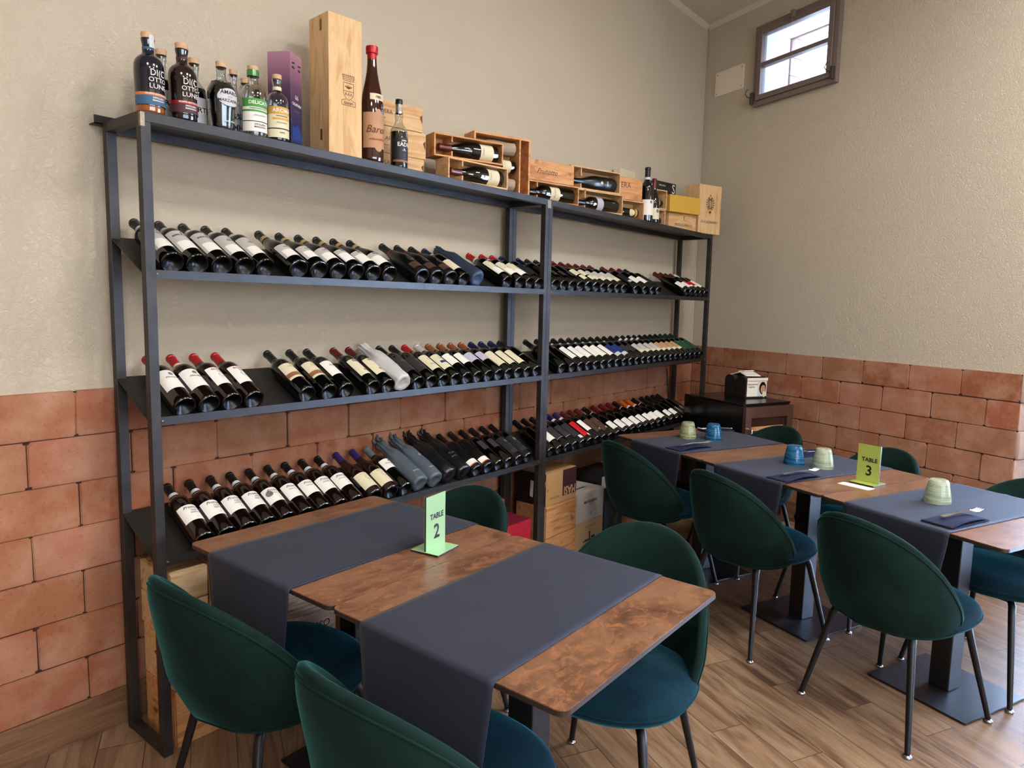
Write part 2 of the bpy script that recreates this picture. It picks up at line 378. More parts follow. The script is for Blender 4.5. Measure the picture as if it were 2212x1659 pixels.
    mat('kraft', (176, 136, 90), .8, noise=(14, .06)); mat('masi_brown', (58, 28, 30), .6); mat('masi_side', (34, 22, 22), .6); mat('pink_card', (150, 48, 92), .5); mat('red_card', (166, 16, 40), .45); mat('red_card_top', (112, 22, 44), .5); mat('bamboo_card', (186, 160, 118), .7)
    mat('lamp_glow', (255, 240, 220), .5, emit=(1, .86, .68), power=3.)
    # swirled glass tumblers
    for nm, c0, c1, tr in (('tumbler_green', (214, 228, 150), (240, 246, 214), .85), ('tumbler_mint', (212, 236, 196), (238, 250, 230), .75), ('tumbler_blue', (14, 96, 168), (70, 160, 214), .8)):
        n = NT(nm, .06, .5); p = n.coord(); q = n.mapping(p, (6, 6, 60), rot=(.25, .1, 0)); a = n.noise(q, 1.4, 4, .6, 1.5)
        n.color(n.mix(n.maprange(a, .35, .65), c0, c1)); n.put(n.b.inputs['Transmission Weight'], n.maprange(a, .3, .7, tr, tr-.35)); n.b.inputs['IOR'].default_value = 1.3
        n.bump(a, .15, .002)
    # gift tube: dusk sky printed top to bottom
    n = NT('dusk_print', .35, .4); z = n.sep(n.coord())[2]
    n.color(n.ramp(n.math('MULTIPLY', z, 2.98), [(0, (24, 26, 52)), (.22, (38, 34, 62)), (.45, (48, 40, 66)), (.65, (92, 64, 92)), (.85, (150, 104, 128)), (1, (170, 128, 152))]))
make_materials()
M_ = MATS

# ------------------------------------------------------------------ room
def poly_room(z): return [(-3.3, YW), (XC, YW), tuple(sn(6, 0).xy), (-3.3, sn(6, 0).y)]
def build_room():
    pr = poly_room(0); yb = sn(6, 0).y
    b = BM(); b.prism([(-3.6, .6), (XC+1.2, .6), (sn(6, -1.6).x, yb-.4), (-3.6, yb-.4)], -.12, 0); structure(b.obj('floor', M_['floor_tiles']))
    b = BM(); b.prism([(-3.6, .6), (XC+.9, .6), (sn(6, -.6).x, yb-.4), (-3.6, yb-.4)], CEIL, CEIL+.15); structure(b.obj('ceiling', M_['ceiling_paint']))
    b = BM(); b.box(-3.6, XC+.6, YW+.012, YW+.3, 0, CEIL); structure(b.obj('wall_back', M_['plaster']))
    b = BM(); b.box(-3.6, -3.3, yb-.3, YW+.3, 0, CEIL); structure(b.obj('wall_left', M_['plaster']))
    b = BM(); x0, x1 = -3.6, sn(6, 0).x+.6; a, e, c, d = FILLWIN
    for u0, u1, v0, v1 in ((x0, a, 0, CEIL), (e, x1, 0, CEIL), (a, e, 0, c), (a, e, d, CEIL)): b.box(u0, u1, yb-.3, yb, v0, v1)
    structure(b.obj('wall_front', M_['plaster']))
    b = BM(); n = 4
    for k in range(n+1): x = a+(e-a-.05)*k/n; b.box(x, x+.05, yb-.16, yb-.11, c, d, .003)
    for k in range(n):
        x = a+(e-a-.05)*k/n+.05; w = (e-a-.05)/n-.05
        for z in (c, d-.05): b.box(x, x+w, yb-.16, yb-.11, z, z+.05, .003)
    fr = structure(b.obj('added_window', M_['window_steel']))  # added window, out of view, made to go with the fill lamp
    for k in range(n): x = a+(e-a-.05)*k/n+.05; w = (e-a-.05)/n-.05; b = BM(); b.box(x, x+w, yb-.137, yb-.132, c+.05, d-.05); b.obj('window_pane', M_['pane_glass'], fr)
    # right wall with window and glazed opening (local frame)
    b = BM(); y0, y1 = .012, .30; ws0, ws1, wz0, wz1 = .555, 1.205, 2.995, 3.505; d0, d1, dz = DOOR
    for s0, s1, z0, z1 in ((-.3, ws0, 0, CEIL), (ws0, ws1, 0, wz0), (ws0, ws1, wz1, CEIL), (ws1, d0, 0, CEIL), (d0, d1, dz, CEIL), (d1, 6.3, 0, CEIL)):
        b.box(s0, s1, y0, y1, z0, z1)
    structure(b.obj('wall_right', M_['plaster'], M=MR))
build_room()

def brick_run(name, M, x0, x1, joints_even, joints_odd, x_end=None):
    """seven courses of rounded terracotta blocks in front of local y = .012"""
    b = BM(); tones = []; rnd = random.Random(hash(name) & 7 if False else len(name)*3)
    b.box(x0, x1, .004, .012, .137, 1.186, m=M_['mortar']); nf0 = len(b.bm.faces)
    tones += [0.5]*nf0
    for c in range(7):
        z1 = 1.1886-.15017*c; z0 = z1-.15017
        js = joints_even if c % 2 == 0 else joints_odd
        p, off = js; k = math.floor((x0-off)/p); xs = [x0]
        while True:
            k += 1; x = off+p*k
            if x >= x1-.03: break
            if x > x0+.05: xs.append(x)
        xs.append(x1)
        for i in range(len(xs)-1):
            g = .0017; a, e = xs[i]+g, xs[i+1]-g; before = len(b.bm.faces)
            j = rnd.uniform(-.0018, .0018); g2 = bmesh.new(); bmesh.ops.create_cube(g2, size=1)
            yf = rnd.uniform(-.004, .002)
            for v in g2.verts: v.co = Vector(((a+e)/2+v.co.x*(e-a), .005+yf/2+v.co.y*(.012-yf), (z0+z1)/2+j/3+v.co.z*(z1-z0-.0028)))
            for v in g2.verts: v.co += Vector((rnd.uniform(-.002, .002), 0, rnd.uniform(-.0018, .0018)))
            fe = [q for q in g2.edges if abs(q.verts[0].co.y-q.verts[1].co.y) > .004]
            bmesh.ops.bevel(g2, geom=fe, offset=rnd.uniform(.004, .009), segments=3, affect='EDGES')
            fe = [q for q in g2.edges if max(q.verts[0].co.y, q.verts[1].co.y) < .004]
            bmesh.ops.bevel(g2, geom=fe, offset=.0026, segments=2, affect='EDGES')
            b.add(g2, b.mi(M_['terracotta'])); t = rnd.random(); tones += [t]*(len(b.bm.faces)-before)
    me = bpy.data.meshes.new(name); b.bm.to_mesh(me); b.bm.free()
    for q in b.mats: me.materials.append(q)
    at = me.attributes.new('tone', 'FLOAT', 'FACE'); at.data.foreach_set('value', tones)
    me.shade_smooth(); me.set_sharp_from_angle(angle=R(40))
    return structure(link(name, me, None, M))
brick_run('trim_1', T(0, YW), -3.29, XC-.002, (.307, -.105), (.307, -.247))
brick_run('trim_2', MR, .0, DOOR[0], (.3035, 1.58), (.3035, 1.42))
def build_trims():
    b = BM(); b.box(-3.29, XC-.02, YW-.006, YW+.012, 0, .1365, .0015); structure(b.obj('baseboard_back', M_['skirting']))
    b = BM(); b.box(.0, DOOR[0], -.006, .012, 0, .1365, .0015); b.box(DOOR[0]-.001, DOOR[0]+.008, -.004, .3, 0, .1365, .0015); structure(b.obj('baseboard_right', M_['skirting'], M=MR))
    # reveal of the opening: plaster above, blocks below with daylight put into their pale colour
    b = BM()
    for c in range(7):
        z1 = 1.1886-.15017*c; o = .0 if c % 2 else .012
        b.box(DOOR[0]-.003, DOOR[0]+.006+o, .0, .2, z1-.147, z1-.003, .004); b.box(DOOR[0]-.003, DOOR[0]+.006+o, .203, .215, z1-.147, z1-.003, .004)
    structure(b.obj('trim_3', M_['reveal_brick'], smooth=40, M=MR))
    # plaster cove along the ceiling
    b = BM(); b.prism([(0, 0), (.028, 0), (0, -.03)], -3.29, XC, M=Matrix(((0, 0, 1, 0), (-1, 0, 0, YW+.012), (0, 1, 0, CEIL), (0, 0, 0, 1)))); structure(b.obj('trim_4', M_['ceiling_paint']))
    b = BM(); b.prism([(0, 0), (.028, 0), (0, -.03)], 0, 6, M=MR @ Matrix(((0, 0, 1, 0), (-1, 0, 0, .012), (0, 1, 0, CEIL), (0, 0, 0, 1)))); structure(b.obj('trim_5', M_['ceiling_paint']))
    # bead of sealant in the corner
    b = BM(); b.tube([(XC-.004, YW+.009, 1.19), (XC-.003, YW+.009, 2.5), (XC-.004, YW+.009, CEIL-.02)], .003, 8); structure(b.obj('trim_6', M_['plaster'], smooth=60))
build_trims()

def build_window():
    b = BM(); x0, x1, z0, z1 = .525, 1.235, 2.97, 3.53; W = .03
    def frame(a, e, c, d, w, y0, y1):
        b.box(a, a+w, y0, y1, c, d, .002); b.box(e-w, e, y0, y1, c, d, .002); b.box(a+w, e-w, y0, y1, c, c+w, .002); b.box(a+w, e-w, y0, y1, d-w, d, .002)
    frame(x0, x1, z0, z1, .034, -.022, .03)
    fr = structure(b.obj('window_1', M_['window_steel'], M=MR))
    b = BM(); frame(x0+.037, x1-.037, z0+.037, z1-.037, .036, -.032, .02); b.box(x0+.07, x1-.07, -.03, .018, 3.236, 3.264, .002)
    sash = b.obj('window_sash', M_['window_steel'], fr)
    for nm, a, c in (('window_pane', z0+.07, 3.238), ('window_pane', 3.262, z1-.07)):
        b = BM(); b.box(x0+.068, x1-.068, -.006, -.001, a, c); b.obj(nm, M_['pane_glass'], sash)
    b = BM(); b.box(.86, .885, -.052, -.02, z1-.05, z1-.0, .002); b.tube([(.872, -.045, z1-.05), (.872, -.05, z1-.075), (.879, -.05, z1-.082)], .004, 8); b.obj('window_catch', M_['window_steel'], fr, 50)
    for xx, dx in ((x0-.004, -1), (x1-.03, 1)):
        b = BM(); b.box(xx, xx+.02, -.044, -.02, z0+.02, z0+.10, .002)
        b.tube([(xx+.01+dx*.0, -.04, z0+.06), (xx+.01-.03, -.05, z0+.075), (xx+.01-.045, -.055, z0+.10), (xx+.01-.03, -.055, z0+.125), (xx+.01-.015, -.055, z0+.122)], .0032, 8)
        b.obj('window_hook', M_['window_steel_dark'], fr, 50)
    # painted reveal, then the ragged edge of the outer blockwork
    b = BM(); a, e, c, d = .555, 1.205, 2.995, 3.505
    b.box(a, a+.005, .03, .298, c, d); b.box(e-.005, e, .03, .298, c, d); b.box(a+.005, e-.005, .03, .298, d-.005, d); b.box(a+.005, e-.005, .03, .298, c, c+.005)
    structure(b.obj('window_2', M_['reveal_paint'], M=MR))
    b = BM(); rnd = random.Random(3)
    for i in range(4): z = 2.98+.13*i; b.box(.40, .566+rnd.uniform(0, .012), .301, .44, z, z+.128, .008, 3); b.box(1.19, 1.36, .301, .44, z, z+.128, .008, 3)
    for i in range(5): x = .40+.2*i; b.box(x, x+.198, .301, .44, 3.49-rnd.uniform(0, .012), 3.62, .008, 3); b.box(x, x+.198, .301, .44, 2.86, 2.985, .008, 3)
    structure(b.obj('window_3', M_['reveal_brick'], M=MR, smooth=40))
build_window()

def build_door():
    b = BM(); a, e, h = DOOR; y0, y1 = .22, .27
    for x in (a+.01, (a+e)/2-.03, e-.07): b.box(x, x+.06, y0, y1, .0, h-.01, .003)
    b.box(a+.07, (a+e)/2-.03, y0, y1, h-.07, h-.01, .003); b.box((a+e)/2+.03, e-.07, y0, y1, h-.07, h-.01, .003)
    b.box(a+.07, (a+e)/2-.03, y0, y1, 0, .06, .003); b.box((a+e)/2+.03, e-.07, y0, y1, 0, .06, .003)
    d = structure(b.obj('door_1', M_['window_steel'], M=MR))
    for x0, x1 in ((a+.07, (a+e)/2-.03), ((a+e)/2+.03, e-.07)):
        b = BM(); b.box(x0, x1, .243, .248, .06, h-.07); b.obj('door_pane', M_['pane_glass'], d)
    b = BM(); b.tube([((a+e)/2-.045, y0-.002, .95), ((a+e)/2-.045, y0-.05, .95), ((a+e)/2-.045, y0-.05, 1.15), ((a+e)/2-.045, y0-.002, 1.15)], .009, 10); b.obj('door_handle', M_['chrome'], d, 50)
build_door()

def build_lamps():
    for i, (x, y, p) in enumerate(LAMPS):
        t = thing('ceiling_lamp', 'square ceiling lamp panel above the %s' % ['far left of the room', 'left pair of tables', 'right row of tables', 'left rear of the room', 'middle of the room'][i], 'lamp', T(x, y, CEIL-.045), 'ceiling lamps over the tables')
        b = BM(); b.box(-.31, .31, -.31, .31, .005, .045, .004); b.obj('lamp_housing', M_['plastic_white'], t)
        b = BM(); b.box(-.29, .29, -.29, .29, .0, .006); b.obj('lamp_diffuser', M_['lamp_glow'], t)
        area_light('lamp_light', T(x, y, CEIL-.05), .56, .56, p, LAMP_COL)
build_lamps()

# blank cover plate on the right wall
def build_plate():
    b = BM(); g = []
    x0, x1, z0, z1, r = .105, .398, 3.145, 3.325, .012
    for cx, cz, a in ((x1-r, z1-r, 0), (x0+r, z1-r, 90), (x0+r, z0+r, 180), (x1-r, z0+r, 270)):
        for k in range(5): t = R(a+k*22.5); g.append((cx+r*math.cos(t), cz+r*math.sin(t)))
    b.prism(g, 0, .008, M=Matrix(((1, 0, 0, 0), (0, 0, -1, .012), (0, 1, 0, 0), (0, 0, 0, 1))))
    t = thing('cover_plate', 'blank cream cover plate screwed to the wall left of the small window', 'cover plate', MR @ T(.25, .0, 3.235))
    t2 = Matrix.Translation((-.25, 0, -3.235))
    b.obj('plate', M_['plastic_white'], t, M=t2)
    for x, z in ((x0+.018, z0+.02), (x0+.018, z1-.02), (x1-.018, z0+.02), (x1-.018, z1-.02)):
        b = BM(); b.lathe([(0, 0), (.004, 0), (.004, .002), (0, .0028)], 10, M=Matrix.Translation((x, .004, z)) @ Matrix.Rotation(R(90), 4, 'X')); b.obj('screw', M_['ink_grey'], t, M=t2)
build_plate()

# ------------------------------------------------------------------ steel racks
SHELVES = (1.550, 1.097, .642); TILT = 27.5
RZ = 2.038; RTOP = 2.0390                         # rim and plate of the top shelf
def build_rack(x0, x1, label, bracket):
    w = .03; D = .27; t = thing('bottle_rack', label, 'rack', T(x0, 0, 0)); L = x1-x0; st = M_['raw_steel']
    for x in (0, L-w):
        for y in (0, D-w):
            b = BM(); b.box(x, x+w, y, y+w, 0, RZ-w, .0015); b.obj('post', st, t)
        b = BM(); b.box(x+.001, x+w-.001, w, D-w, 0, w, .0015); b.obj('foot_bar', st, t)
    b = BM(); b.box(0, L, 0, w, RZ-w, RZ, .0015); b.box(0, L, D-w, D, RZ-w, RZ, .0015); b.box(0, w, w, D-w, RZ-w, RZ, .0015); b.box(L-w, L, w, D-w, RZ-w, RZ, .0015)
    tf = b.obj('top_frame', st, t)
    b = BM(); b.box(w, L-w, w, D-w, RZ-.003, RZ); b.obj('top_plate', M_['shelf_steel'], t)
    for z in SHELVES:
        c, s = math.cos(R(TILT)), math.sin(R(TILT)); q = []
        b = BM(); ln = .283; a = [(0, z), (ln*c, z+ln*s), (ln*c-.002*s, z+ln*s+.002*c), (-.002*s+.002, z+.003)]
        vs = [(x, y, zz) for x in (.001, L-.001) for y, zz in a]
        b.faces(vs, [[0, 1, 2, 3], [7, 6, 5, 4], [0, 4, 5, 1], [1, 5, 6, 2], [2, 6, 7, 3], [3, 7, 4, 0]])
        # folded front lip between the posts
        b.box(w-.002, L-w+.002, .0, .0025, z-.001, z+.026)
        sh = b.obj('slanted_shelf', M_['shelf_steel'], t)
        for x in (w, L-w):
            b = BM(); b.lathe([(0, -.003), (.0035, -.002), (.004, 0), (.0035, .002), (0, .003)], 8, M=Matrix.Translation((x+(.003 if x == w else -.003), -.001, z+.014))); b.obj('weld_bead', M_['weld'], sh, 40)
    for x in (0, L-.012):
        b = BM(); b.box(x-.0008, x+.0128, -.0008, .012, RZ-.045, RZ-.004, .001); b.obj('weld_bead', M_['weld'], tf)
    if bracket:
        b = BM(); b.box(-.022, .10, D+.001, D+.004, RZ-.004, RZ+.022); b.box(-.022, .10, D+.001, YW+.01, RZ-.004, RZ-.001); b.obj('wall_bracket', st, t)
    return t
build_rack(.0, 2.0385, 'long black steel rack bay on the left, with three slanted bottle shelves', True)
build_rack(2.0405, 4.1146, 'long black steel rack bay on the right, ending beside the room corner', False)

# ------------------------------------------------------------------ bottles
PUNT = [(0, .024), (.010, .021), (.020, .012), (.028, .003), (.0315, .0005)]
PROF = {
    'bordeaux': PUNT+[(.0345, .0), (.0368, .002), (.038, .006), (.038, .186), (.0372, .194), (.034, .204), (.0275, .213), (.0205, .221), (.0165, .230), (.0148, .243), (.0146, .286), (.0162, .287), (.0162, .295), (.0152, .298), (.012, .3), (0, .3)],
    'burgundy': PUNT+[(.0355, .0), (.0388, .002), (.0405, .006), (.0405, .128), (.0395, .145), (.036, .165), (.0295, .187), (.0225, .208), (.0175, .228), (.0152, .246), (.0146, .286), (.0162, .287), (.0162, .295), (.0152, .298), (.012, .3), (0, .3)],
}
def cap_prof(prof, z0, ztop=.3, e=.0007):
    pts = [p for p in PROF[prof][5:] if p[1] > z0]; out = []
    src = PROF[prof][5:]
    for i in range(len(src)-1):
        if src[i][1] <= z0 <= src[i+1][1] and src[i+1][1] > src[i][1]:
            k = (z0-src[i][1])/(src[i+1][1]-src[i][1]); out.append((src[i][0]+k*(src[i+1][0]-src[i][0])+e, z0)); break
    for r, z in pts: out.append((r+e if r > 0 else 0, z+(e if z > .299 else 0)))
    return out
KINDS = {}
def kind(key, prof, glass, cap, desc, labels=(), text=(), cap_z=.236, band=None, discs=(), scale=1.):
    """labels: (z0, z1, half angle, material[, centre angle]); text: (string, size, z, material[, bold, shear, sx])"""
    K = dict(desc=desc, scale=scale, r=.038 if prof == 'bordeaux' else .0405)
    b = BM(); b.lathe(PROF[prof][:5], 36, M_['glass_punt']); b.lathe(PROF[prof][4:], 36, M_[glass]); bmesh.ops.remove_doubles(b.bm, verts=b.bm.verts[:], dist=1e-5); K['body'] = b.mesh('bottle_body', None, 50)
    b = BM(); b.lathe(cap_prof(prof, cap_z), 24); K['cap'] = b.mesh('bottle_capsule', M_[cap], 50)
    r = .038 if prof == 'bordeaux' else .0405
    if labels or discs:
        b = BM()
        for i, l in enumerate(labels): patch(b, r+.0006+.0002*i, l[0], l[1], R(l[2]), M_[l[3]], 16, R(l[4]) if len(l) > 4 else 0)
        for i, d in enumerate(discs): disc_patch(b, r+.0012+.0002*i, d[0], d[1], M_[d[2]], R(d[3]) if len(d) > 3 else 0)
        K['label'] = b.mesh('bottle_label', None, 60)
    if text:
        b = BM()
        for l in text:
            l = tuple(l)+(0, 0, 1)[len(l)-4:] if len(l) < 7 else l
            wrap_text(b, l[0], l[1], r+.0019, l[2], M_[l[3]], l[4], l[5], 0, l[6])
        K['text'] = b.mesh('printing', None)
    if band:
        b = BM(); z0, z1, m = band; b.lathe([(rr+.0006, z) for rr, z in cap_prof(prof, z0) if z < z1]+[(cap_prof(prof, z1)[0][0]+.0006, z1)], 24); K['band'] = b.mesh('neck_band', M_[m], 60)
    KINDS[key] = K
def place_bottle(key, M, label, group=None, name='wine_bottle', spin=0.):
    K = KINDS[key]; M = M @ Matrix.Rotation(R(spin), 4, 'Z')
    if K['scale'] != 1: M = M @ Matrix.Scale(K['scale'], 4)
    t = thing(name, label, 'bottle', M, group)
    link('bottle_body', K['body'], t); link('bottle_capsule', K['cap'], t)
    if 'label' in K:
        lb = link('bottle_label', K['label'], t)
        if 'text' in K: link('printing', K['text'], lb)
    elif 'text' in K: link('printing', K['text'], t)
    if 'band' in K: link('neck_band', K['band'], t)
    return t
LW = 62
def K1(key, line1, line2, cap='cap_black', glass='glass_black', **k): pass
kind('rocco', 'bordeaux', 'glass_black', 'cap_black', 'black-capped bottle with an arched grey and white SAN ROCCO label', [(.045, .172, 74, 'paper_grey'), (.045, .100, 60, 'paper_white')], [('SAN ROCCO', .0125, .140, 'ink', .02), ('WINERY', .005, .127, 'ink_grey'), ('I', .012, .080, 'ink_grey'), ('- - - - -', .005, .068, 'ink_grey')], band=(.226, .243, 'paper_silver'), discs=[(.158, .005, 'ink_grey')])
kind('nicolo', 'bordeaux', 'glass_black', 'cap_black', 'black-capped bottle with an arched grey and white NICO label', [(.045, .168, 74, 'paper_grey'), (.045, .100, 60, 'paper_white')], [('NICO', .0135, .130, 'ink', .02), ('I', .012, .080, 'ink_grey')], band=(.226, .243, 'paper_silver'), discs=[(.150, .004, 'ink_grey')])
kind('amarone', 'burgundy', 'glass_black', 'cap_black', 'slope-shouldered bottle with grey and white AMARONE label', [(.04, .128, 70, 'paper_grey'), (.04, .088, 56, 'paper_white')], [('AMARONE', .0095, .106, 'ink_grey', .01), ('- - - -', .006, .096, 'ink_grey')], band=(.232, .252, 'ink_gold'), cap_z=.232, discs=[(.12, .004, 'ink')])
kind('domini', 'burgundy', 'glass_black', 'cap_black', 'slope-shouldered bottle with white label and dark heading', [(.04, .128, 70, 'paper_grey'), (.04, .100, 64, 'paper_white')], [('DOMINI', .0125, .117, 'ink', .03), ('- - - -', .006, .096, 'ink_grey')], band=(.232, .252, 'ink_gold'), cap_z=.232)
kind('roundel', 'burgundy', 'glass_matte', 'cap_black', 'matt black bottle with dark round label and red neck ring', [(.03, .072, 60, 'paper_brown')], [('AVIGNO', .008, .088, 'ink_gold')], band=(.218, .226, 'cap_red'), cap_z=.226, discs=[(.098, .025, 'paper_dark'), (.105, .008, 'paper_silver', 14)])
kind('navycream', 'bordeaux', 'glass_black', 'cap_navy', 'bottle with navy capsule and plain cream label', [(.05, .135, 72, 'paper_cream')], [('- - -', .008, .11, 'ink_gold')], band=(.226, .236, 'paper_silver'))
kind('mazzei', 'bordeaux', 'glass_black', 'cap_red', 'red-capped bottle with grey and cream MAZ label', [(.045, .165, 70, 'paper_cream'), (.045, .10, 62, 'paper_white')], [('MAZ', .017, .155, 'ink', .03), ('RONCO', .008, .120, 'ink_grey')], band=(.228, .242, 'paper_silver'), discs=[(.10, .018, 'paper_grey')])
kind('blacklabel', 'bordeaux', 'glass_black', 'cap_black', 'black-capped bottle with a small dark grey label', [(.065, .115, 40, 'paper_dark')], [('- -', .01, .098, 'ink_white')])
kind('darkname', 'bordeaux', 'glass_black', 'cap_navy', 'dark bottle with black label and small white lettering', [(.05, .16, 66, 'paper_black')], [('M', .02, .14, 'ink_white', .02), ('- - -', .007, .09, 'ink_grey')])
kind('creamornate', 'burgundy', 'glass_black', 'cap_darkred', 'red-capped bottle with ornate cream label', [(.03, .075, 50, 'paper_cream'), (.085, .145, 60, 'paper_cream')], [('W', .022, .115, 'ink', .03)])
kind('creamgrey', 'bordeaux', 'glass_black', 'cap_darkred', 'dark bottle with grey and cream two-part label', [(.05, .15, 62, 'paper_grey'), (.05, .088, 62, 'paper_cream')], [('- - -', .008, .12, 'ink_grey')])
kind('brownround', 'bordeaux', 'glass_black', 'cap_darkred', 'dark bottle with brown label and pale roundel', [(.05, .155, 64, 'paper_black'), (.05, .07, 50, 'paper_grey')], [('- -', .012, .12, 'ink_white')], discs=[(.145, .006, 'paper_tan')])
kind('whitering', 'bordeaux', 'glass_black', 'cap_darkred', 'red-capped bottle with white ringed label', [(.06, .135, 66, 'paper_white')], [('O', .024, .118, 'ink_grey'), ('- - -', .007, .09, 'ink_grey')])
kind('browncap', 'burgundy', 'glass_black', 'cap_brown', 'brown-capped bottle with white label', [(.03, .10, 66, 'paper_white')], [('- - -', .007, .075, 'ink_grey')], cap_z=.225)
kind('whitecap', 'bordeaux', 'glass_black', 'paper_silver', 'white-capped bottle with narrow white label', [(.05, .15, 60, 'paper_white')])
kind('redlab', 'bordeaux', 'glass_black', 'cap_brown', 'brown-capped bottle with dark red and white label', [(.05, .13, 60, 'paper_red'), (.05, .07, 60, 'paper_white')])
# middle shelf
kind('morellino', 'bordeaux', 'glass_brown', 'cap_red', 'red-capped bottle with white label and castle drawing', [(.062, .165, 72, 'paper_white')], [('Morellino', .013, .122, 'ink', 0, .35), ('- - - -', .005, .108, 'ink_grey')], band=(.222, .238, 'paper_cream'), discs=[(.143, .008, 'ink_grey')])
kind('rosso', 'bordeaux', 'glass_brown', 'cap_red', 'red-capped bottle with white ROSSO label', [(.065, .165, 60, 'paper_white')], [('ROSSO', .014, .152, 'ink_red', .01), ('CA', .011, .138, 'ink'), ('- - - -', .005, .108, 'ink_grey')], discs=[(.118, .010, 'ink_grey'), (.118, .0088, 'paper_white')])
kind('brunello', 'bordeaux', 'glass_black', 'cap_black', 'black-capped bottle with cream and brown banded label', [(.070, .165, 70, 'paper_cream'), (.082, .105, 72, 'paper_tan_dark')], [('IL BRUN', .010, .142, 'ink_gold', .01), ('- - - - -', .006, .095, 'ink_white')], discs=[(.158, .004, 'ink_gold')])
kind('lamassa', 'bordeaux', 'glass_black', 'cap_black', 'black-capped bottle with tall pale label marked LA MASSA', [(.070, .165, 66, 'paper_white')], [('LA MASSA', .009, .132, 'ink', .02), ('- - -', .005, .10, 'ink_grey')])
kind('trova', 'bordeaux', 'glass_black', 'cap_darkred', 'red-capped bottle with cream label headed TRO', [(.055, .165, 58, 'paper_cream')], [('TRO', .019, .152, 'ink', .02), ('- - -', .006, .12, 'ink_grey')], discs=[(.085, .006, 'paper_tan_dark')])
kind('vial', 'bordeaux', 'glass_black', 'cap_black', 'black bottle with black VIAL label', [(.055, .165, 72, 'paper_dark')], [('VIAL', .016, .130, 'ink_grey', .01), ('- - - -', .006, .115, 'ink_grey'), ('- -', .008, .08, 'ink_white')])
kind('olive', 'bordeaux', 'glass_black', 'cap_red', 'red-capped bottle with cream label and grey sketch', [(.055, .165, 66, 'paper_cream'), (.085, .10, 40, 'paper_grey')], [('IL FORA', .010, .13, 'ink_grey', .01), ('*', .02, .155, 'ink', .02)])
kind('lake', 'bordeaux', 'glass_black', 'cap_silver', 'silver-capped bottle with cream label and blue landscape band', [(.055, .165, 66, 'paper_cream'), (.095, .112, 40, 'paper_blue')], [('LE LAKE', .010, .13, 'ink_grey', .01), ('*', .02, .155, 'ink', .02)])
kind('leaf', 'bordeaux', 'glass_black', 'cap_copper', 'copper-capped bottle with white label and dark leaf', [(.085, .165, 66, 'paper_white')], [('- - -', .008, .12, 'ink_grey'), ('- -', .012, .065, 'ink_grey')], discs=[(.152, .006, 'ink')])
kind('lilac', 'bordeaux', 'glass_black', 'cap_copper', 'copper-capped bottle with lilac label', [(.10, .165, 66, 'paper_lilac')], [('- - - -', .007, .13, 'ink_grey')])
kind('creamtall', 'bordeaux', 'glass_black', 'cap_navy', 'navy-capped bottle with tall cream label', [(.05, .165, 66, 'paper_cream')], [('- -', .01, .105, 'ink_gold'), ('- - -', .006, .08, 'ink_gold')])
kind('allblack', 'bordeaux', 'glass_black', 'cap_black', 'black bottle with thin silver lines', [(.12, .122, 60, 'paper_silver')], [('- - -', .009, .14, 'ink_white')], band=(.226, .24, 'paper_dark'))
kind('plain', 'bordeaux', 'glass_black', 'cap_black', 'plain dark bottle without front label')
kind('brownsq', 'bordeaux', 'glass_black', 'cap_black', 'dark bottle with small brown label', [(.155, .18, 44, 'paper_brown')])
kind('bluewhite', 'bordeaux', 'glass_black', 'cap_black', 'black-capped bottle with white label and dark corner block', [(.055, .165, 64, 'paper_white'), (.142, .16, 22, 'ink_blue', 14)], [('- - -', .008, .10, 'ink_grey')], band=(.226, .238, 'paper_silver'))
kind('navylab', 'bordeaux', 'glass_black', 'cap_black', 'bottle with navy label and silver foot', [(.045, .16, 66, 'paper_blue'), (.045, .075, 66, 'paper_silver')], [('- -', .012, .14, 'ink_white'), ('= = =', .012, .11, 'ink_white')], band=(.226, .238, 'paper_silver'))
kind('blackcrest', 'bordeaux', 'glass_black', 'cap_black', 'black bottle with black crest label', [(.08, .15, 60, 'paper_dark')], [('- -', .012, .115, 'ink_white')])
kind('script', 'bordeaux', 'glass_black', 'cap_black', 'bottle with grey scroll label and cream foot', [(.06, .155, 64, 'paper_grey'), (.06, .085, 64, 'paper_cream')], [('S8', .024, .125, 'ink_grey'), ('- -', .012, .098, 'ink_grey')], band=(.246, .262, 'paper_silver'))
kind('scripttan', 'bordeaux', 'glass_black', 'cap_black', 'bottle with tan scroll label and cream foot', [(.06, .155, 64, 'paper_tan'), (.06, .085, 64, 'paper_cream')], [('S8', .024, .125, 'paper_tan_dark'), ('- -', .012, .098, 'paper_tan_dark')])
kind('green', 'bordeaux', 'glass_black', 'cap_green', 'bottle with dark green label and white block', [(.05, .165, 64, 'paper_green'), (.135, .15, 18, 'paper_silver')], [('- - -', .012, .075, 'ink_white'), ('- - -', .012, .09, 'ink_white')])
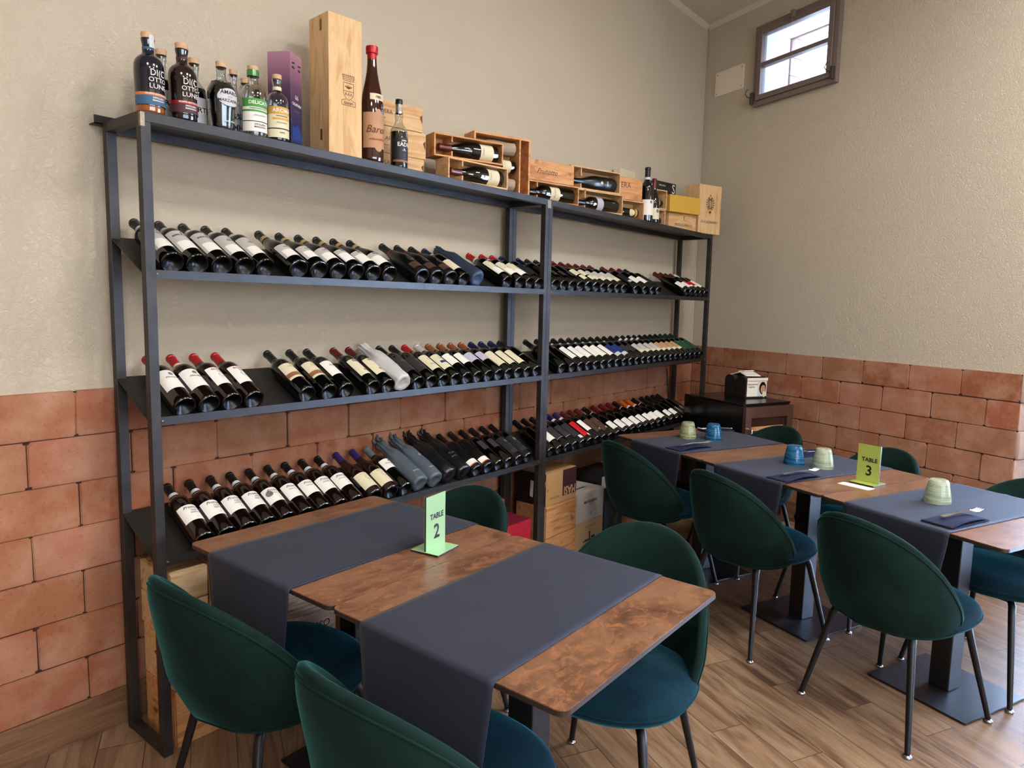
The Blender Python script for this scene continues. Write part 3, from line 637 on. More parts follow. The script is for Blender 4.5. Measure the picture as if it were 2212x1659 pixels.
# bottom shelf
PT = [('- - - -', .006, .095, 'ink_grey'), ('2020', .0045, .085, 'ink_grey')]
kind('langhe', 'bordeaux', 'glass_brown', 'cap_black', 'black-capped bottle with white script label in two names', [(.072, .148, 76, 'paper_white')], [('Prunotto', .0175, .134, 'ink', 0, .4), ('Langhe', .009, .119, 'ink', 0, .35), ('Nebbiolo', .009, .107, 'ink', 0, .35)]+PT, band=(.228, .244, 'paper_silver'))
kind('dolcetto', 'bordeaux', 'glass_brown', 'cap_black', 'black-capped bottle with white script label in one line', [(.072, .148, 76, 'paper_white')], [('Prunotto', .0175, .132, 'ink', 0, .4), ("Dolcetto d'Alba", .009, .116, 'ink', 0, .35)]+PT, band=(.228, .244, 'paper_silver'))
kind('stained', 'bordeaux', 'glass_brown', 'cap_black', 'black-capped bottle with white script label and grey moon stain', [(.072, .148, 76, 'paper_white')], [('Prunotto', .0175, .132, 'ink', 0, .4), ("Dolcetto d'Alba", .009, .116, 'ink', 0, .35)]+PT, band=(.228, .244, 'paper_silver'), discs=[(.118, .014, 'ink_grey', -42)])
kind('ferret', 'burgundy', 'glass_plum', 'cap_purple', 'plum bottle with framed cream label', [(.030, .118, 76, 'paper_cream')], [('Paolo Conterno', .0085, .108, 'ink_gold', 0, .3), ('- - - -', .006, .055, 'ink_gold')], discs=[(.085, .013, 'ink_gold'), (.085, .0115, 'paper_cream')])
kind('ducale', 'bordeaux', 'glass_black', 'cap_grey', 'grey-capped bottle with white label headed DUCA', [(.115, .175, 70, 'paper_white')], [('DUCA ENRI', .011, .145, 'ink', .0), ('- - -', .005, .13, 'ink_grey')], discs=[(.163, .005, 'ink')])
kind('orangefoot', 'bordeaux', 'glass_matte', 'cap_black', 'matt black bottle with white and orange foot label', [(.022, .056, 72, 'paper_white'), (.022, .027, 72, 'paper_orange')], [('- - -', .007, .072, 'ink_grey')])
kind('blackframe', 'bordeaux', 'glass_black', 'cap_black', 'black bottle with black framed label and gold seal', [(.10, .165, 50, 'paper_dark')], [('R', .014, .155, 'ink_red'), ('- - -', .008, .11, 'ink_white')], discs=[], band=None)
kind('floral', 'bordeaux', 'glass_black', 'cap_black', 'black bottle with gold floral label and grey foot', [(.03, .16, 70, 'paper_black'), (.035, .06, 50, 'paper_dark')], [('8S', .03, .125, 'ink_gold'), ('%', .02, .095, 'ink_gold'), ('- -', .012, .06, 'ink_white')])
kind('whitebig', 'bordeaux', 'glass_black', 'cap_black', 'dark bottle with large white label', [(.06, .165, 76, 'paper_white')])
kind('darkgrey', 'bordeaux', 'glass_black', 'cap_black', 'dark bottle with charcoal label and thin white line', [(.06, .16, 66, 'paper_dark'), (.062, .064, 66, 'paper_silver')], [('- -', .012, .12, 'ink_white')])
kind('whitefoot', 'bordeaux', 'glass_black', 'cap_navy', 'dark bottle with charcoal label and small white foot block', [(.05, .165, 64, 'paper_dark'), (.02, .045, 34, 'paper_white')], [('- - -', .009, .14, 'ink_white')], band=(.228, .244, 'paper_silver'))
kind('redtall', 'bordeaux', 'glass_black', 'cap_purple', 'purple-capped bottle with tall red label', [(.035, .165, 62, 'paper_red')], [('- -', .01, .07, 'ink_red')], band=(.228, .244, 'paper_silver'), discs=[(.035, .014, 'paper_white')])
kind('whitetall', 'bordeaux', 'glass_black', 'cap_brown', 'brown-capped bottle with tall white label', [(.07, .165, 62, 'paper_white')], [('- -', .010, .14, 'ink_grey')])
kind('brownseal', 'bordeaux', 'glass_black', 'cap_brown', 'brown-capped bottle with brown label and gold roundel', [(.045, .165, 66, 'paper_brown')], [('- - -', .010, .10, 'ink_gold'), ('#%#', .016, .06, 'ink_white', .04)], discs=[(.138, .012, 'ink_gold'), (.138, .008, 'paper_brown')])
kind('whitelow', 'burgundy', 'glass_black', 'cap_black', 'slope-shouldered bottle with low white label', [(.03, .10, 66, 'paper_white')], [('- - -', .009, .08, 'ink_grey')], band=(.226, .23, 'paper_silver'), cap_z=.226)
kind('stripe', 'burgundy', 'glass_black', 'cap_darkred', 'slope-shouldered bottle with white label and black stripe', [(.025, .10, 66, 'paper_white'), (.025, .10, 5, 'ink', 12)], [('- -', .01, .085, 'ink_grey')], cap_z=.226)
kind('orangecap', 'burgundy', 'glass_black', 'cap_orange', 'orange-capped bottle with white label', [(.03, .10, 66, 'paper_white')], [('- - -', .009, .08, 'ink_grey')], band=(.214, .226, 'paper_silver'), cap_z=.226)
kind('seal', 'burgundy', 'glass_black', 'cap_black', 'black-capped bottle with short white label and ring seal', [(.03, .09, 60, 'paper_white')], [('O', .026, .065, 'ink_grey')], cap_z=.226)
kind('thin', 'bordeaux', 'glass_black', 'cap_black', 'black bottle with narrow white strip label', [(.03, .10, 24, 'paper_white')])

ORD = ['first', 'second', 'third', 'fourth', 'fifth', 'sixth', 'seventh', 'eighth', 'ninth', 'tenth', 'eleventh', 'twelfth', 'thirteenth']
NUM = ['', 'one', 'two', 'three', 'four', 'five', 'six', 'seven', 'eight', 'nine', 'ten', 'eleven', 'twelve', 'thirteen']
def tilted(x, z, t=.024, r=.0384):
    """frame of a bottle lying on a slanted shelf: base towards the room, neck up to the wall"""
    c, s = math.cos(R(TILT)), math.sin(R(TILT))
    return Matrix.Translation((x, t*c-r*s, z+.003+t*s+r*c)) @ Matrix.Rotation(R(-(90-TILT)), 4, 'X')
ROWS = [
 ('upper left shelf', 0, [('rocco', .083), ('rocco', .162), ('rocco', .244), ('nicolo', .325), ('nicolo', .402), ('amarone', .534), ('amarone', .620), ('amarone', .706), ('domini', .791), ('domini', .875), ('domini', .960),
   ('roundel', 1.140), ('roundel', 1.227), ('roundel', 1.314), ('navycream', 1.401), ('mazzei', 1.712), ('mazzei', 1.808), ('mazzei', 1.889), ('darkname', 1.967)]),
 ('upper right shelf', 0, [('darkname', 2.112), ('blacklabel', 2.193), ('blacklabel', 2.274), ('blacklabel', 2.354), ('creamornate', 2.436), ('creamornate', 2.518), ('creamgrey', 2.600), ('creamgrey', 2.680), ('creamgrey', 2.760), ('creamgrey', 2.840),
   ('brownround', 2.99), ('whitering', 3.107), ('whitering', 3.205), ('darkname', 3.289), ('browncap', 3.717), ('browncap', 3.803), ('redlab', 3.886), ('redlab', 3.966), ('whitecap', 4.044)]),
 ('middle left shelf', 1, [('morellino', .107), ('morellino', .188), ('rosso', .268), ('rosso', .349), ('brunello', .562), ('brunello', .660), ('lamassa', .741), ('trova', .873), ('trova', .952),
   ('vial', 1.1220), ('vial', 1.1988), ('olive', 1.2756), ('lake', 1.3524), ('leaf', 1.4292), ('leaf', 1.5060), ('lilac', 1.5828), ('lilac', 1.6596), ('creamtall', 1.7364), ('creamtall', 1.8132), ('creamtall', 1.8900), ('allblack', 1.9668)]),
 ('middle right shelf', 1, [('plain', 2.199), ('brownsq', 2.302)]+[('bluewhite', 2.385+.082*i) for i in range(6)]+[('navylab', 2.880), ('navylab', 2.962), ('blackcrest', 3.045), ('blackcrest', 3.127)]
   +[('script', 3.208+.0795*i) for i in range(4)]+[('scripttan', 3.526+.0795*i) for i in range(4)]+[('green', 3.846), ('green', 3.928), ('green', 4.010)]),
 ('lower left shelf', 2, [('langhe', .159), ('langhe', .237), ('langhe', .316), ('langhe', .393), ('stained', .472), ('dolcetto', .552), ('dolcetto', .630), ('dolcetto', .708), ('dolcetto', .787), ('ferret', .882), ('ferret', .969), ('ducale', 1.052),
   ('orangefoot', 1.510), ('orangefoot', 1.592), ('blackframe', 1.672), ('blackframe', 1.751), ('floral', 1.833), ('floral', 1.911)]),
 ('lower right shelf', 2, [('plain', 2.115), ('whitebig', 2.197), ('darkgrey', 2.275), ('darkgrey', 2.353), ('whitefoot', 2.431), ('redtall', 2.509), ('whitetall', 2.589), ('brownseal', 2.667), ('brownseal', 2.745), ('whitelow', 2.836), ('stripe', 2.936), ('stripe', 3.030), ('stripe', 3.122),
   ('whitelow', 3.212), ('orangecap', 3.302), ('orangecap', 3.390), ('whitelow', 3.476), ('seal', 3.590), ('seal', 3.678), ('thin', 3.765), ('thin', 3.846)]),
]
def build_rows():
    rnd = random.Random(11)
    for rn, si, items in ROWS:
        cnt = {}; tot = {}
        for k, x in items: tot[k] = tot.get(k, 0)+1
        for k, x in items:
            i = cnt.get(k, 0); cnt[k] = i+1; d = KINDS[k]['desc']
            w = d if tot[k] == 1 else d+', %s of %s' % (ORD[i], NUM[tot[k]])
            lab = w+' on '+rn
            if len(lab.split()) > 16: lab = lab.replace(' and ', ', ').replace('with ', 'with ').replace('a ', '', 1)
            lab = ' '.join(lab.split()[:16]) if len(lab.split()) > 16 else lab
            M = tilted(x, SHELVES[si], .024, KINDS[k]['r']+.0006) @ Matrix.Translation((rnd.uniform(-.0002, .0002), 0, 0))
            place_bottle(k, M, lab, 'bottles lying on the '+rn, spin=13+rnd.uniform(-6, 6))
build_rows()

def wrapped(M, m, label, seed, text=None, group=None, L=.315, r=.042, name='wrapped_bottle', tm=None, knot=True):
    """bottle in paper or cloth: one crumpled skin with a twisted neck and gathered foot"""
    rnd = random.Random(seed); b = BM(); seg = 40; rings = []
    prof = [(.0, .006), (.012, .009), (.022, .004), (.034, .0), (.040, .004), (r, .012), (r*1.01, .05), (r, .10), (r*1.01, .15), (r*.98, .19), (r*.86, .215), (r*.62, .24), (r*.5, .262), (r*.52, .285), (r*.56, .298), (r*.44, L-.004), (0, L)]
    ph = [rnd.uniform(0, 6.28) for _ in range(8)]; vs = []
    for j, (rr, z) in enumerate(prof):
        for i in range(seg):
            a = 2*math.pi*i/seg
            fold = .5+.5*math.sin(a*9+ph[0]+z*20); am = .0012
            if z > .2: am = .0032
            if z < .01: am = .0016*math.sin(a*14+ph[1]); am = abs(am)
            q = rr+am*(fold-.5)*2+.0015*math.sin(a*3+ph[2]+z*31)+.001*math.sin(a*5+z*55+ph[3]) if rr > .001 else 0
            vs.append((q*math.cos(a), q*math.sin(a), z+(.0025*math.sin(a*7+ph[4]) if .28 < z else 0)))
    fs = [[j*seg+i, j*seg+(i+1) % seg, (j+1)*seg+(i+1) % seg, (j+1)*seg+i] for j in range(len(prof)-1) for i in range(seg)]
    b.faces(vs, fs); t = thing(name, label, 'bottle', M, group); w = b.obj('wrapping', M_[m], t, 60)
    if knot:
        b = BM()
        for k in range(5):
            a = k*1.3+ph[5]; b.tube([(.006*math.cos(a), .006*math.sin(a), L-.008), (.02*math.cos(a), .02*math.sin(a), L+.012), (.027*math.cos(a+.5), .027*math.sin(a+.5), L+.02+.008*(k % 2))], [.006, .008, .003], 8)
        b.obj('gathered_top', M_[m], t, 60)
    if text:
        b = BM()
        for s, size, z, tmn in text: wrap_text(b, s, size, r*1.01+.0025, z, M_[tmn])
        b.obj('printing', None, w)
    return t
def build_wraps():
    z0, z1, z2 = SHELVES
    wrapped(tilted(1.497, z0, .028, .0445), 'wrap_denim', 'bottle wrapped in dark blue cloth on the upper left shelf', 1, knot=False)
    wrapped(tilted(1.0375, z1, .028, .0445), 'tissue', 'bottle wrapped in translucent white tissue on the middle left shelf', 2, knot=False)
    wrapped(tilted(1.140, z2, .028, .0445), 'wrap_slate', 'left of two slate grey printed wrapped bottles on the lower left shelf', 3, [('DUCALE', .010, .05, 'ink_white'), ('DUCALE', .010, .15, 'paper_steel')], knot=True)
    wrapped(tilted(1.232, z2, .028, .0445), 'wrap_slate', 'right of two slate grey printed wrapped bottles on the lower left shelf', 4, [('O', .018, .14, 'ink_white'), ('MEZO', .010, .05, 'ink_white')], knot=True)
    wrapped(tilted(1.324, z2, .028, .0465), 'wrap_black', 'plain shiny black wrapped bottle on the lower left shelf', 5, r=.044)
    wrapped(tilted(1.420, z2, .028, .0445), 'wrap_black', 'black wrapped bottle with SELEZIONE lettering on the lower left shelf', 6, [('Conti', .018, .11, 'ink_grey'), ('SELEZIONE', .010, .085, 'ink_grey')])
build_wraps()

# ------------------------------------------------------------------ chairs
def chair_meshes():
    K = {}
    # backrest: curved shell, outline given as (arc position, height)
    zt, W = .430, .405
    def outline(th):
        """half-ellipse over a flatter curved foot, th from 0 (right tip) counter-clockwise"""
        if th <= math.pi:
            c, s = math.cos(th), math.sin(th)
            a = W*abs(c)**.92*(1 if c >= 0 else -1); return a, zt+.350*(1-abs(c)**1.9)**.63
        c, s = math.cos(th), math.sin(th)
        return W*(abs(c)**.42)*(1 if c >= 0 else -1), zt-.042*abs(s)**.9
    def surf(a, z, off=0.):
        """plan curve of the shell; off moves towards the inside"""
        k = 1.0-.10*max(0, (.50-z)/.12) if z < .5 else 1.0
        hw, dp = .262*k, .265*k; hi = min(1, max(0, (z-.46)/.33))
        ph = a/.272; lean = .075*((z-.38)/.42)**1.15 if z > .38 else 0.
        hw2, dp2 = hw-off, dp-off
        x = hw2*math.sin(ph); y = -.255-.0*lean+dp-dp2*math.cos(ph)
        y = -.012-dp2+dp2*(1-.38*hi)*(1-math.cos(ph))
        return Vector((x, y-lean*max(0, math.cos(ph)), z))
    nt, nr = 72, 10; TH = .036
    vs = []; fs = []
    def grid(side):
        base = len(vs); cz = .56
        for j in range(nr+1):
            rho = j/nr
            for i in range(nt):
                a, z = outline(2*math.pi*i/nt); a *= rho; z = cz+(z-cz)*rho
                t = TH*(1-rho**7)*.38 + .013
                p = surf(a, z, .021+side*t*(1 if side > 0 else 1)); vs.append(tuple(p))
        for j in range(nr):
            for i in range(nt):
                q = [base+j*nt+i, base+j*nt+(i+1) % nt, base+(j+1)*nt+(i+1) % nt, base+(j+1)*nt+i]
                if j == 0: q = q[1:] if False else q
                fs.append(q)
        return base+nr*nt
    e0 = grid(-1); e1 = grid(1)
    # rounded rim between both skins
    prev = [e0+i for i in range(nt)]
    for s in range(1, 5):
        f = s/5; cur = []
        for i in range(nt):
            a, z = outline(2*math.pi*i/nt); k = 1+.014*math.sin(math.pi*f)/.4
            a2 = a*(1+.02*math.sin(math.pi*f)*2.0); z2 = .56+(z-.56)*(1+.034*math.sin(math.pi*f)*2.0)
            vs.append(tuple(surf(a2, z2, .021-.013*math.cos(math.pi*f)))); cur.append(len(vs)-1)
        for i in range(nt): fs.append([prev[i], prev[(i+1) % nt], cur[(i+1) % nt], cur[i]])
        prev = cur
    for i in range(nt): fs.append([prev[i], prev[(i+1) % nt], e1+(i+1) % nt, e1+i])
    b = BM(); b.faces(vs, fs); bmesh.ops.remove_doubles(b.bm, verts=b.bm.verts[:], dist=1e-5); K['backrest'] = b.mesh('backrest', M_['velvet'], 70)
    b = BM(); pts = []
    for i in range(nt+1):
        a, z = outline(2*math.pi*i/nt); rho = .975; pts.append(surf(a*rho, .56+(z-.56)*rho, .021-(TH*(1-rho**7)*.38+.013)-.0005))
    b.tube(pts, .0028, 6, cap=False); K['piping'] = b.mesh('piping', M_['velvet'], 70)
    # seat cushion
    b = BM(); prof = [(0, .392), (.80, .394), (.93, .402), (1.0, .425), (1.0, .440), (.975, .456), (.90, .468), (.7, .475), (.35, .478), (0, .479)]; seg = 48; vs = []; fs = []
    def plan(t): c, s = math.cos(t), math.sin(t); return (.248*abs(c)**.88*(1 if c >= 0 else -1), (.235 if s > 0 else .205)*abs(s)**.88*(1 if s >= 0 else -1)+.0)
    for r, z in prof:
        for i in range(seg): x, y = plan(2*math.pi*i/seg); vs.append((x*max(r, .001), y*max(r, .001), z))
    for j in range(len(prof)-1):
        for i in range(seg): fs.append([j*seg+i, j*seg+(i+1) % seg, (j+1)*seg+(i+1) % seg, (j+1)*seg+i])
    b.faces(vs, fs); bmesh.ops.remove_doubles(b.bm, verts=b.bm.verts[:], dist=1e-3); K['seat'] = b.mesh('seat', M_['velvet_daylit'], 70)
    b = BM(); b.tube([(plan(2*math.pi*i/48)[0]*1.004, plan(2*math.pi*i/48)[1]*1.004, .433) for i in range(49)], .0028, 6, cap=False); K['seat_piping'] = b.mesh('seat_piping', M_['velvet_daylit'], 70)
    b = BM(); b.box(-.13, .13, -.13, .13, .375, .3925, .004); K['seat_frame'] = b.mesh('seat_frame', M_['black_leg'])
    for sx in (-1, 1):
        for sy in (-1, 1):
            b = BM(); b.tube([(sx*.11, sy*.11, .384), (sx*.135, sy*.135, .382), (sx*.150, sy*.156, .372), (sx*.156, sy*.166, .35), (sx*.217, sy*.238, .014)], [.011, .0125, .0135, .0135, .0095], 14)
            K['leg', sx, sy] = b.mesh('leg', M_['black_leg'], 50)
            b = BM(); b.lathe([(0, 0), (.014, 0), (.0155, .003), (.0155, .007), (.011, .012), (0, .014)], 16, M=Matrix.Translation((sx*.2175, sy*.2385, 0))); K['glide', sx, sy] = b.mesh('glide', M_['glide'], 50)
    return K
CH = chair_meshes()
def chair(x, y, face, label, group):
    """face: heading (degrees from +x) the sitter looks to; local +y is that heading"""
    t = thing('velvet_chair', label, 'chair', T(x, y, 0, face-90), group)
    bk = link('backrest', CH['backrest'], t); link('piping', CH['piping'], bk)
    se = link('seat', CH['seat'], t); link('seat_piping', CH['seat_piping'], se); link('seat_frame', CH['seat_frame'], t)
    for sx in (-1, 1):
        for sy in (-1, 1):
            l = link('leg', CH['leg', sx, sy], t); link('glide', CH['glide', sx, sy], l)
    return t
def chairs():
    g1, g2 = 'green velvet chairs at the two near tables', 'green velvet chairs at the row of three tables'
    chair(.128, -.479, 0, 'green velvet chair with its back to the camera at table 2, beside the rack', g1)
    chair(.118, -1.160, -2, 'nearest green velvet chair, cut by the bottom edge, at the front table', g1)
    chair(.705, -.455, 180, 'green velvet chair behind the TABLE 2 sign, between table and rack', g1)
    chair(.745, -1.215, 190, 'green velvet chair tucked under the right side of the front table', g1)
    a = math.degrees(math.atan2(-NR.y, -NR.x))
    def c(s, n, d, lab): p = sn(s, n); chair(p.x, p.y, a+d, lab, g2)
    c(1.528, 1.558, 0, 'green velvet chair with back to the camera at the farthest table, nearest the rack')
    c(2.229, 1.558, 0, 'green velvet chair with back to the camera at the middle table of the row')
    c(2.929, 1.558, 0, 'green velvet chair with back to the camera at the nearest table of the row')
    c(1.528, .925, 180, 'green velvet chair between the farthest table and the wine cooler')
    c(2.229, .925, 180, 'green velvet chair against the brick wall, behind the TABLE 3 sign')
    c(2.929, .94, 180, 'green velvet chair at the right edge of the picture, on the wall side')
chairs()

# ------------------------------------------------------------------ tables
def rounded(x0, x1, y0, y1, r, n=6):
    o = []
    for cx, cy, a in ((x1-r, y1-r, 0), (x0+r, y1-r, 90), (x0+r, y0+r, 180), (x1-r, y0+r, 270)):
        for k in range(n+1): t = R(a+k*90/n); o.append((cx+r*math.cos(t), cy+r*math.sin(t)))
    return o
def table_meshes(lx, ly, bh, ox, oy, cx=None):
    K = {}; cx = ox if cx is None else cx
    b = BM(); b.prism(rounded(-lx/2, lx/2, -ly/2, ly/2, .022), .737, .7475, .0008, M_['laminate_edge'])
    g = rounded(-lx/2+.0008, lx/2-.0008, -ly/2+.0008, ly/2-.0008, .0212)
    b.prism(g, .7474, .7499, .0006, M_['rust_laminate']); K['top'] = b.mesh('table_top', None)
    b = BM(); b.prism(rounded(ox-bh, ox+bh, oy-bh, oy+bh, .006, 3), .002, .010, .0015); K['base'] = b.mesh('base_plate', M_['black_paint'])
    b = BM(); b.box(cx-.04, cx+.04, oy-.04, oy+.04, .010, .7265, .004); K['col'] = b.mesh('column', M_['black_column'])
    b = BM(); b.box(-.16, .16, -.16, .16, .7265, .7368, .001); K['head'] = b.mesh('head_plate', M_['black_paint'])
    return K
TM1 = table_meshes(.728, .689, .168, 0, .014, .012); TM1B = table_meshes(.728, .689, .125, -.100, 0, .0); TM2 = table_meshes(.736, .698, .198, .02, .015)
def table(K, M, label, group):
    t = thing('square_table', label, 'table', M, group)
    for k, n in (('top', 'table_top'), ('base', 'base_plate'), ('col', 'column'), ('head', 'head_plate')): link(n, K[k], t)
    return t
TF = T(.0359, -.1394, 0, .703)                                     # frame of the near pair of tables
RF = Matrix(((-NR.x, -DR.x, 0, XC), (-NR.y, -DR.y, 0, YW), (0, 0, 1, 0), (0, 0, 0, 1)))  # x = -n, y = -s : same handedness as TF
def rf(s, n): return RF @ Matrix.Translation((-n, -s, 0))
NROW = 1.25; SC_ = (1.543, 2.244, 2.944)
def tables():
    table(TM1, TF @ Matrix.Translation((.364, -.3455, 0)), 'rust brown table with a TABLE 2 sign, beside the wine rack', 'rust brown tables pushed together in the foreground')
    table(TM1B, TF @ Matrix.Translation((.364, -1.036, 0)), 'nearest rust brown table with one wide dark runner, in the foreground', 'rust brown tables pushed together in the foreground')
    for s, w in zip(SC_, ('farthest rust brown table of the row, next to the wine cooler', 'middle rust brown table of the row of three', 'nearest rust brown table of the row, at the right edge')):
        table(TM2, rf(s, NROW), w, 'rust brown tables in a row along the brick wall')
tables()
def runner(M, hw, w, drop, label, group, seed=0, folds=()):
    """cloth strip lying across a table (local x), hanging over both edges; w = half width"""
    rnd = random.Random(seed); b = BM(); pts = []; r = .012; n = 26; z = .7512
    for i in range(9): pts.append((-hw-.004-.0035, z-drop+(drop-r)*i/8))
    for i in range(1, 6): a = math.pi-i*math.pi/2/5; pts.append((-hw+.0045+r*math.cos(a), z-r+r*math.sin(a)))
    for i in range(1, 28): pts.append((-hw+.0045+(2*hw-.009)*i/28, z))
    for i in range(0, 6): a = math.pi/2-i*math.pi/2/5; pts.append((hw-.0045+r*math.cos(a), z-r+r*math.sin(a)))
    for i in range(1, 9): pts.append((hw+.0075, z-r-(drop-r)*i/8))
    m = len(pts); ny = 20; vs = []; fs = []
    for k in range(ny+1):
        y = -w+2*w*k/ny
        for i, (x, zz) in enumerate(pts):
            hang = max(0, (z-.02-zz)/drop); s = -1 if x < 0 else 1
            wv = .006*hang*math.sin(y*16+seed)+.004*hang*math.sin(y*31+seed*2); f = 0
            if hang <= 0:
                for fy, am in folds: f += am*math.exp(-((y-fy)/.006)**2)
                f += .0006*(1+math.sin(x*9+seed)*math.sin(y*13+seed))
            vs.append((x+s*(.002*hang+abs(wv)*.5), y*(1-.16*hang), zz+f))
    for k in range(ny):
        for i in range(m-1): fs.append([k*m+i, k*m+i+1, (k+1)*m+i+1, (k+1)*m+i])
    b.faces(vs, fs); o = b.obj('table_runner', M_['runner_cloth'], None, 60, M)
    so = o.modifiers.new('thickness', 'SOLIDIFY'); so.thickness = .0016; so.offset = 1
    return tag(o, label, 'table runner', group)
def runners():
    g = 'dark cloth runners'
    runner(TF @ Matrix.Translation((.364, -.328, 0)), .364, .202, .235, 'dark charcoal runner across the TABLE 2 table, beside the rack', g, 1)
    runner(TF @ Matrix.Translation((.364, -1.014, 0)), .364, .203, .25, 'wide dark runner across the nearest table in the foreground', g, 2)
    for s, w, sd in ((1.553, 'farthest table, under two tumblers', 3), (2.203, 'middle table, under a blue and a green tumbler', 4), (2.912, 'right-hand table, under a single pale tumbler', 5)):
        runner(rf(s, NROW), .368, .205, .235, 'navy runner across the '+w, g, sd, ((.0, .0022),) if sd == 5 else ())
runners()

def sign(M, num, label, fm):
    """table number: plate standing on a small foot; faces local -y"""
    t = thing('table_sign', label, 'table sign', M, 'green table number signs')
    b = BM(); b.box(-.055, .055, -.05, .05, .7505, .7555, .0006, m=M_['sign_edge']); b.box(-.0545, .0545, -.0495, .0495, .7554, .7565, m=M_[fm]); b.obj('sign_foot', None, t)
    b = BM(); b.box(-.05, .05, -.0015, .0035, .7565, .922, .0006, m=M_['sign_edge']); b.box(-.0495, .0495, -.0028, -.0014, .7568, .9215, m=M_[fm]); b.box(-.0495, .0495, .0034, .0045, .7568, .9215, m=M_[fm]); p = b.obj('sign_plate', None, t)
    b = BM(); MM = Matrix.Translation((.004, -.0034, .855)); flat_text(b, 'TABLE', .024, MM, M_['ink'], .03, 0, 1.02)
    flat_text(b, num, .062, Matrix.Translation((.004, -.0034, .806)), M_['ink'], .02); b.obj('sign_lettering', None, p)
    return t
def signs():
    p = TF @ Vector((.460, -.595, 0)); sign(T(p.x, p.y, 0, 10), '2', 'green TABLE 2 sign standing on the foreground tables', 'sign_mint')
    q = sn(2.545, 1.258); sign(T(q.x, q.y, 0, math.degrees(math.atan2(DR.y, DR.x))+7), '3', 'green TABLE 3 sign standing on the row of tables', 'sign_green')
    b = BM(); b.box(-.068, .07, -.024, .024, .7505, .7512, m=M_['white_paper']); b.box(-.06, .072, -.02, .028, .7514, .752, m=M_['white_paper']); o = sn(2.556, 1.352)
    tag(b.obj('paper_slip', None, None, None, T(o.x, o.y, 0, TH+8)), 'folded white paper slip lying in front of the TABLE 3 sign', 'paper')
signs()

def tumbler(s, n, m, label):
    p = sn(s, n); b = BM()
    K = 1.13; b.lathe([(r*K, z*K) for r, z in [(0, .083), (.020, .0835), (.0275, .082), (.031, .076), (.0345, .062), (.039, .040), (.0425, .016), (.0435, .0), (.0405, .0), (.0392, .016), (.0355, .040), (.031, .060), (.027, .070), (.018, .0735), (0, .074)]], 40)
    o = b.obj('glass_tumbler', M_[m], None, 50, T(p.x, p.y, .7528)); return tag(o, label, 'glass', 'upturned swirled glass tumblers')
def tumblers():
    tumbler(1.43, 1.290, 'tumbler_green', 'upturned pale green tumbler on the farthest table')
    tumbler(1.53, 1.190, 'tumbler_blue', 'upturned deep blue tumbler on the farthest table')
    tumbler(2.155, 1.262, 'tumbler_blue', 'upturned deep blue tumbler on the middle table')
    tumbler(2.262, 1.190, 'tumbler_mint', 'upturned pale green tumbler on the middle table, beside a blue one')
    tumbler(2.862, 1.275, 'tumbler_mint', 'single upturned pale green tumbler on the nearest table of the row')
tumblers()

def napkin(M, L, W, label, flip=1):
    b = BM(); nx, ny = 14, 8; vs = []; fs = []
    for lay in (0, 1):
        base = len(vs)
        for i in range(nx+1):
            for j in range(ny+1):
                u, v = i/nx, j/ny; h = .0012+lay*(.0022+.010*math.sin(math.pi*u)*(1-v)**1.5)
                vs.append(((u-.5)*L, (v-.5)*W*(1-.04*lay), h))
        for i in range(nx):
            for j in range(ny):
                a = base+i*(ny+1)+j; fs.append([a, a+ny+1, a+ny+2, a+1])
    n = (nx+1)*(ny+1)
    for i in range(nx):
        for j in (ny,): a = i*(ny+1)+j; fs.append([a, a+ny+1, a+ny+1+n, a+n])
    b.faces(vs, fs); o = b.obj('folded_napkin', M_['napkin_cloth'], None, 60, M)
    so = o.modifiers.new('thickness', 'SOLIDIFY'); so.thickness = .0012
    return tag(o, label, 'napkin', 'folded navy napkins')
def cutlery(M, what, label):
    """lies along local x, working end at +x"""
    b = BM(); sh = [(-.10, .007), (-.08, .0085), (-.03, .0045), (.03, .0035), (.045, .006)]; z = lambda x: .0015+.004*math.sin(math.pi*(x+.1)/.2)
    vs = []; fs = []
    for x, w in sh:
        for y, dz in ((-w, 0), (w, 0), (w, .0018), (-w, .0018)): vs.append((x, y, z(x)+dz))
    for i in range(len(sh)-1):
        for k in range(4): fs.append([4*i+k, 4*i+(k+1) % 4, 4*i+4+(k+1) % 4, 4*i+4+k])
    fs.append([0, 1, 2, 3]); b.faces(vs, fs)
    if what == 'fork':
        b.faces([(.045, -.006, z(.045)), (.045, .006, z(.045)), (.06, .0115, z(.06)-.001), (.06, -.0115, z(.06)-.001), (.045, -.006, z(.045)+.0018), (.045, .006, z(.045)+.0018), (.06, .0115, z(.06)+.0008), (.06, -.0115, z(.06)+.0008)], [[3, 2, 1, 0], [4, 5, 6, 7], [0, 1, 5, 4], [2, 3, 7, 6], [1, 2, 6, 5], [3, 0, 4, 7]])
        for k in range(4):
            y = -.0098+k*.00653
            g = [(.059, z(.06)), (.075, z(.075)-.001), (.10, z(.10)+.006)]
            b.tube([(x, y, zz) for x, zz in g], [.0019, .0018, .0009], 6)
        return tag(b.obj('fork', M_['cutlery'], None, 50, M @ Matrix.Scale(1.12, 4)), label, 'fork', 'steel forks on napkins')
    g = []; 
    b.lathe([(0, -.004), (.012, -.002), (.018, .002), (.0185, .003), (.012, -.0005), (0, -.0025)], 20, M=Matrix.Translation((.07, 0, .007)) @ Matrix.Scale(1.45, 4, (1, 0, 0)))
    return tag(b.obj('spoon', M_['cutlery'], None, 50, M), label, 'spoon')
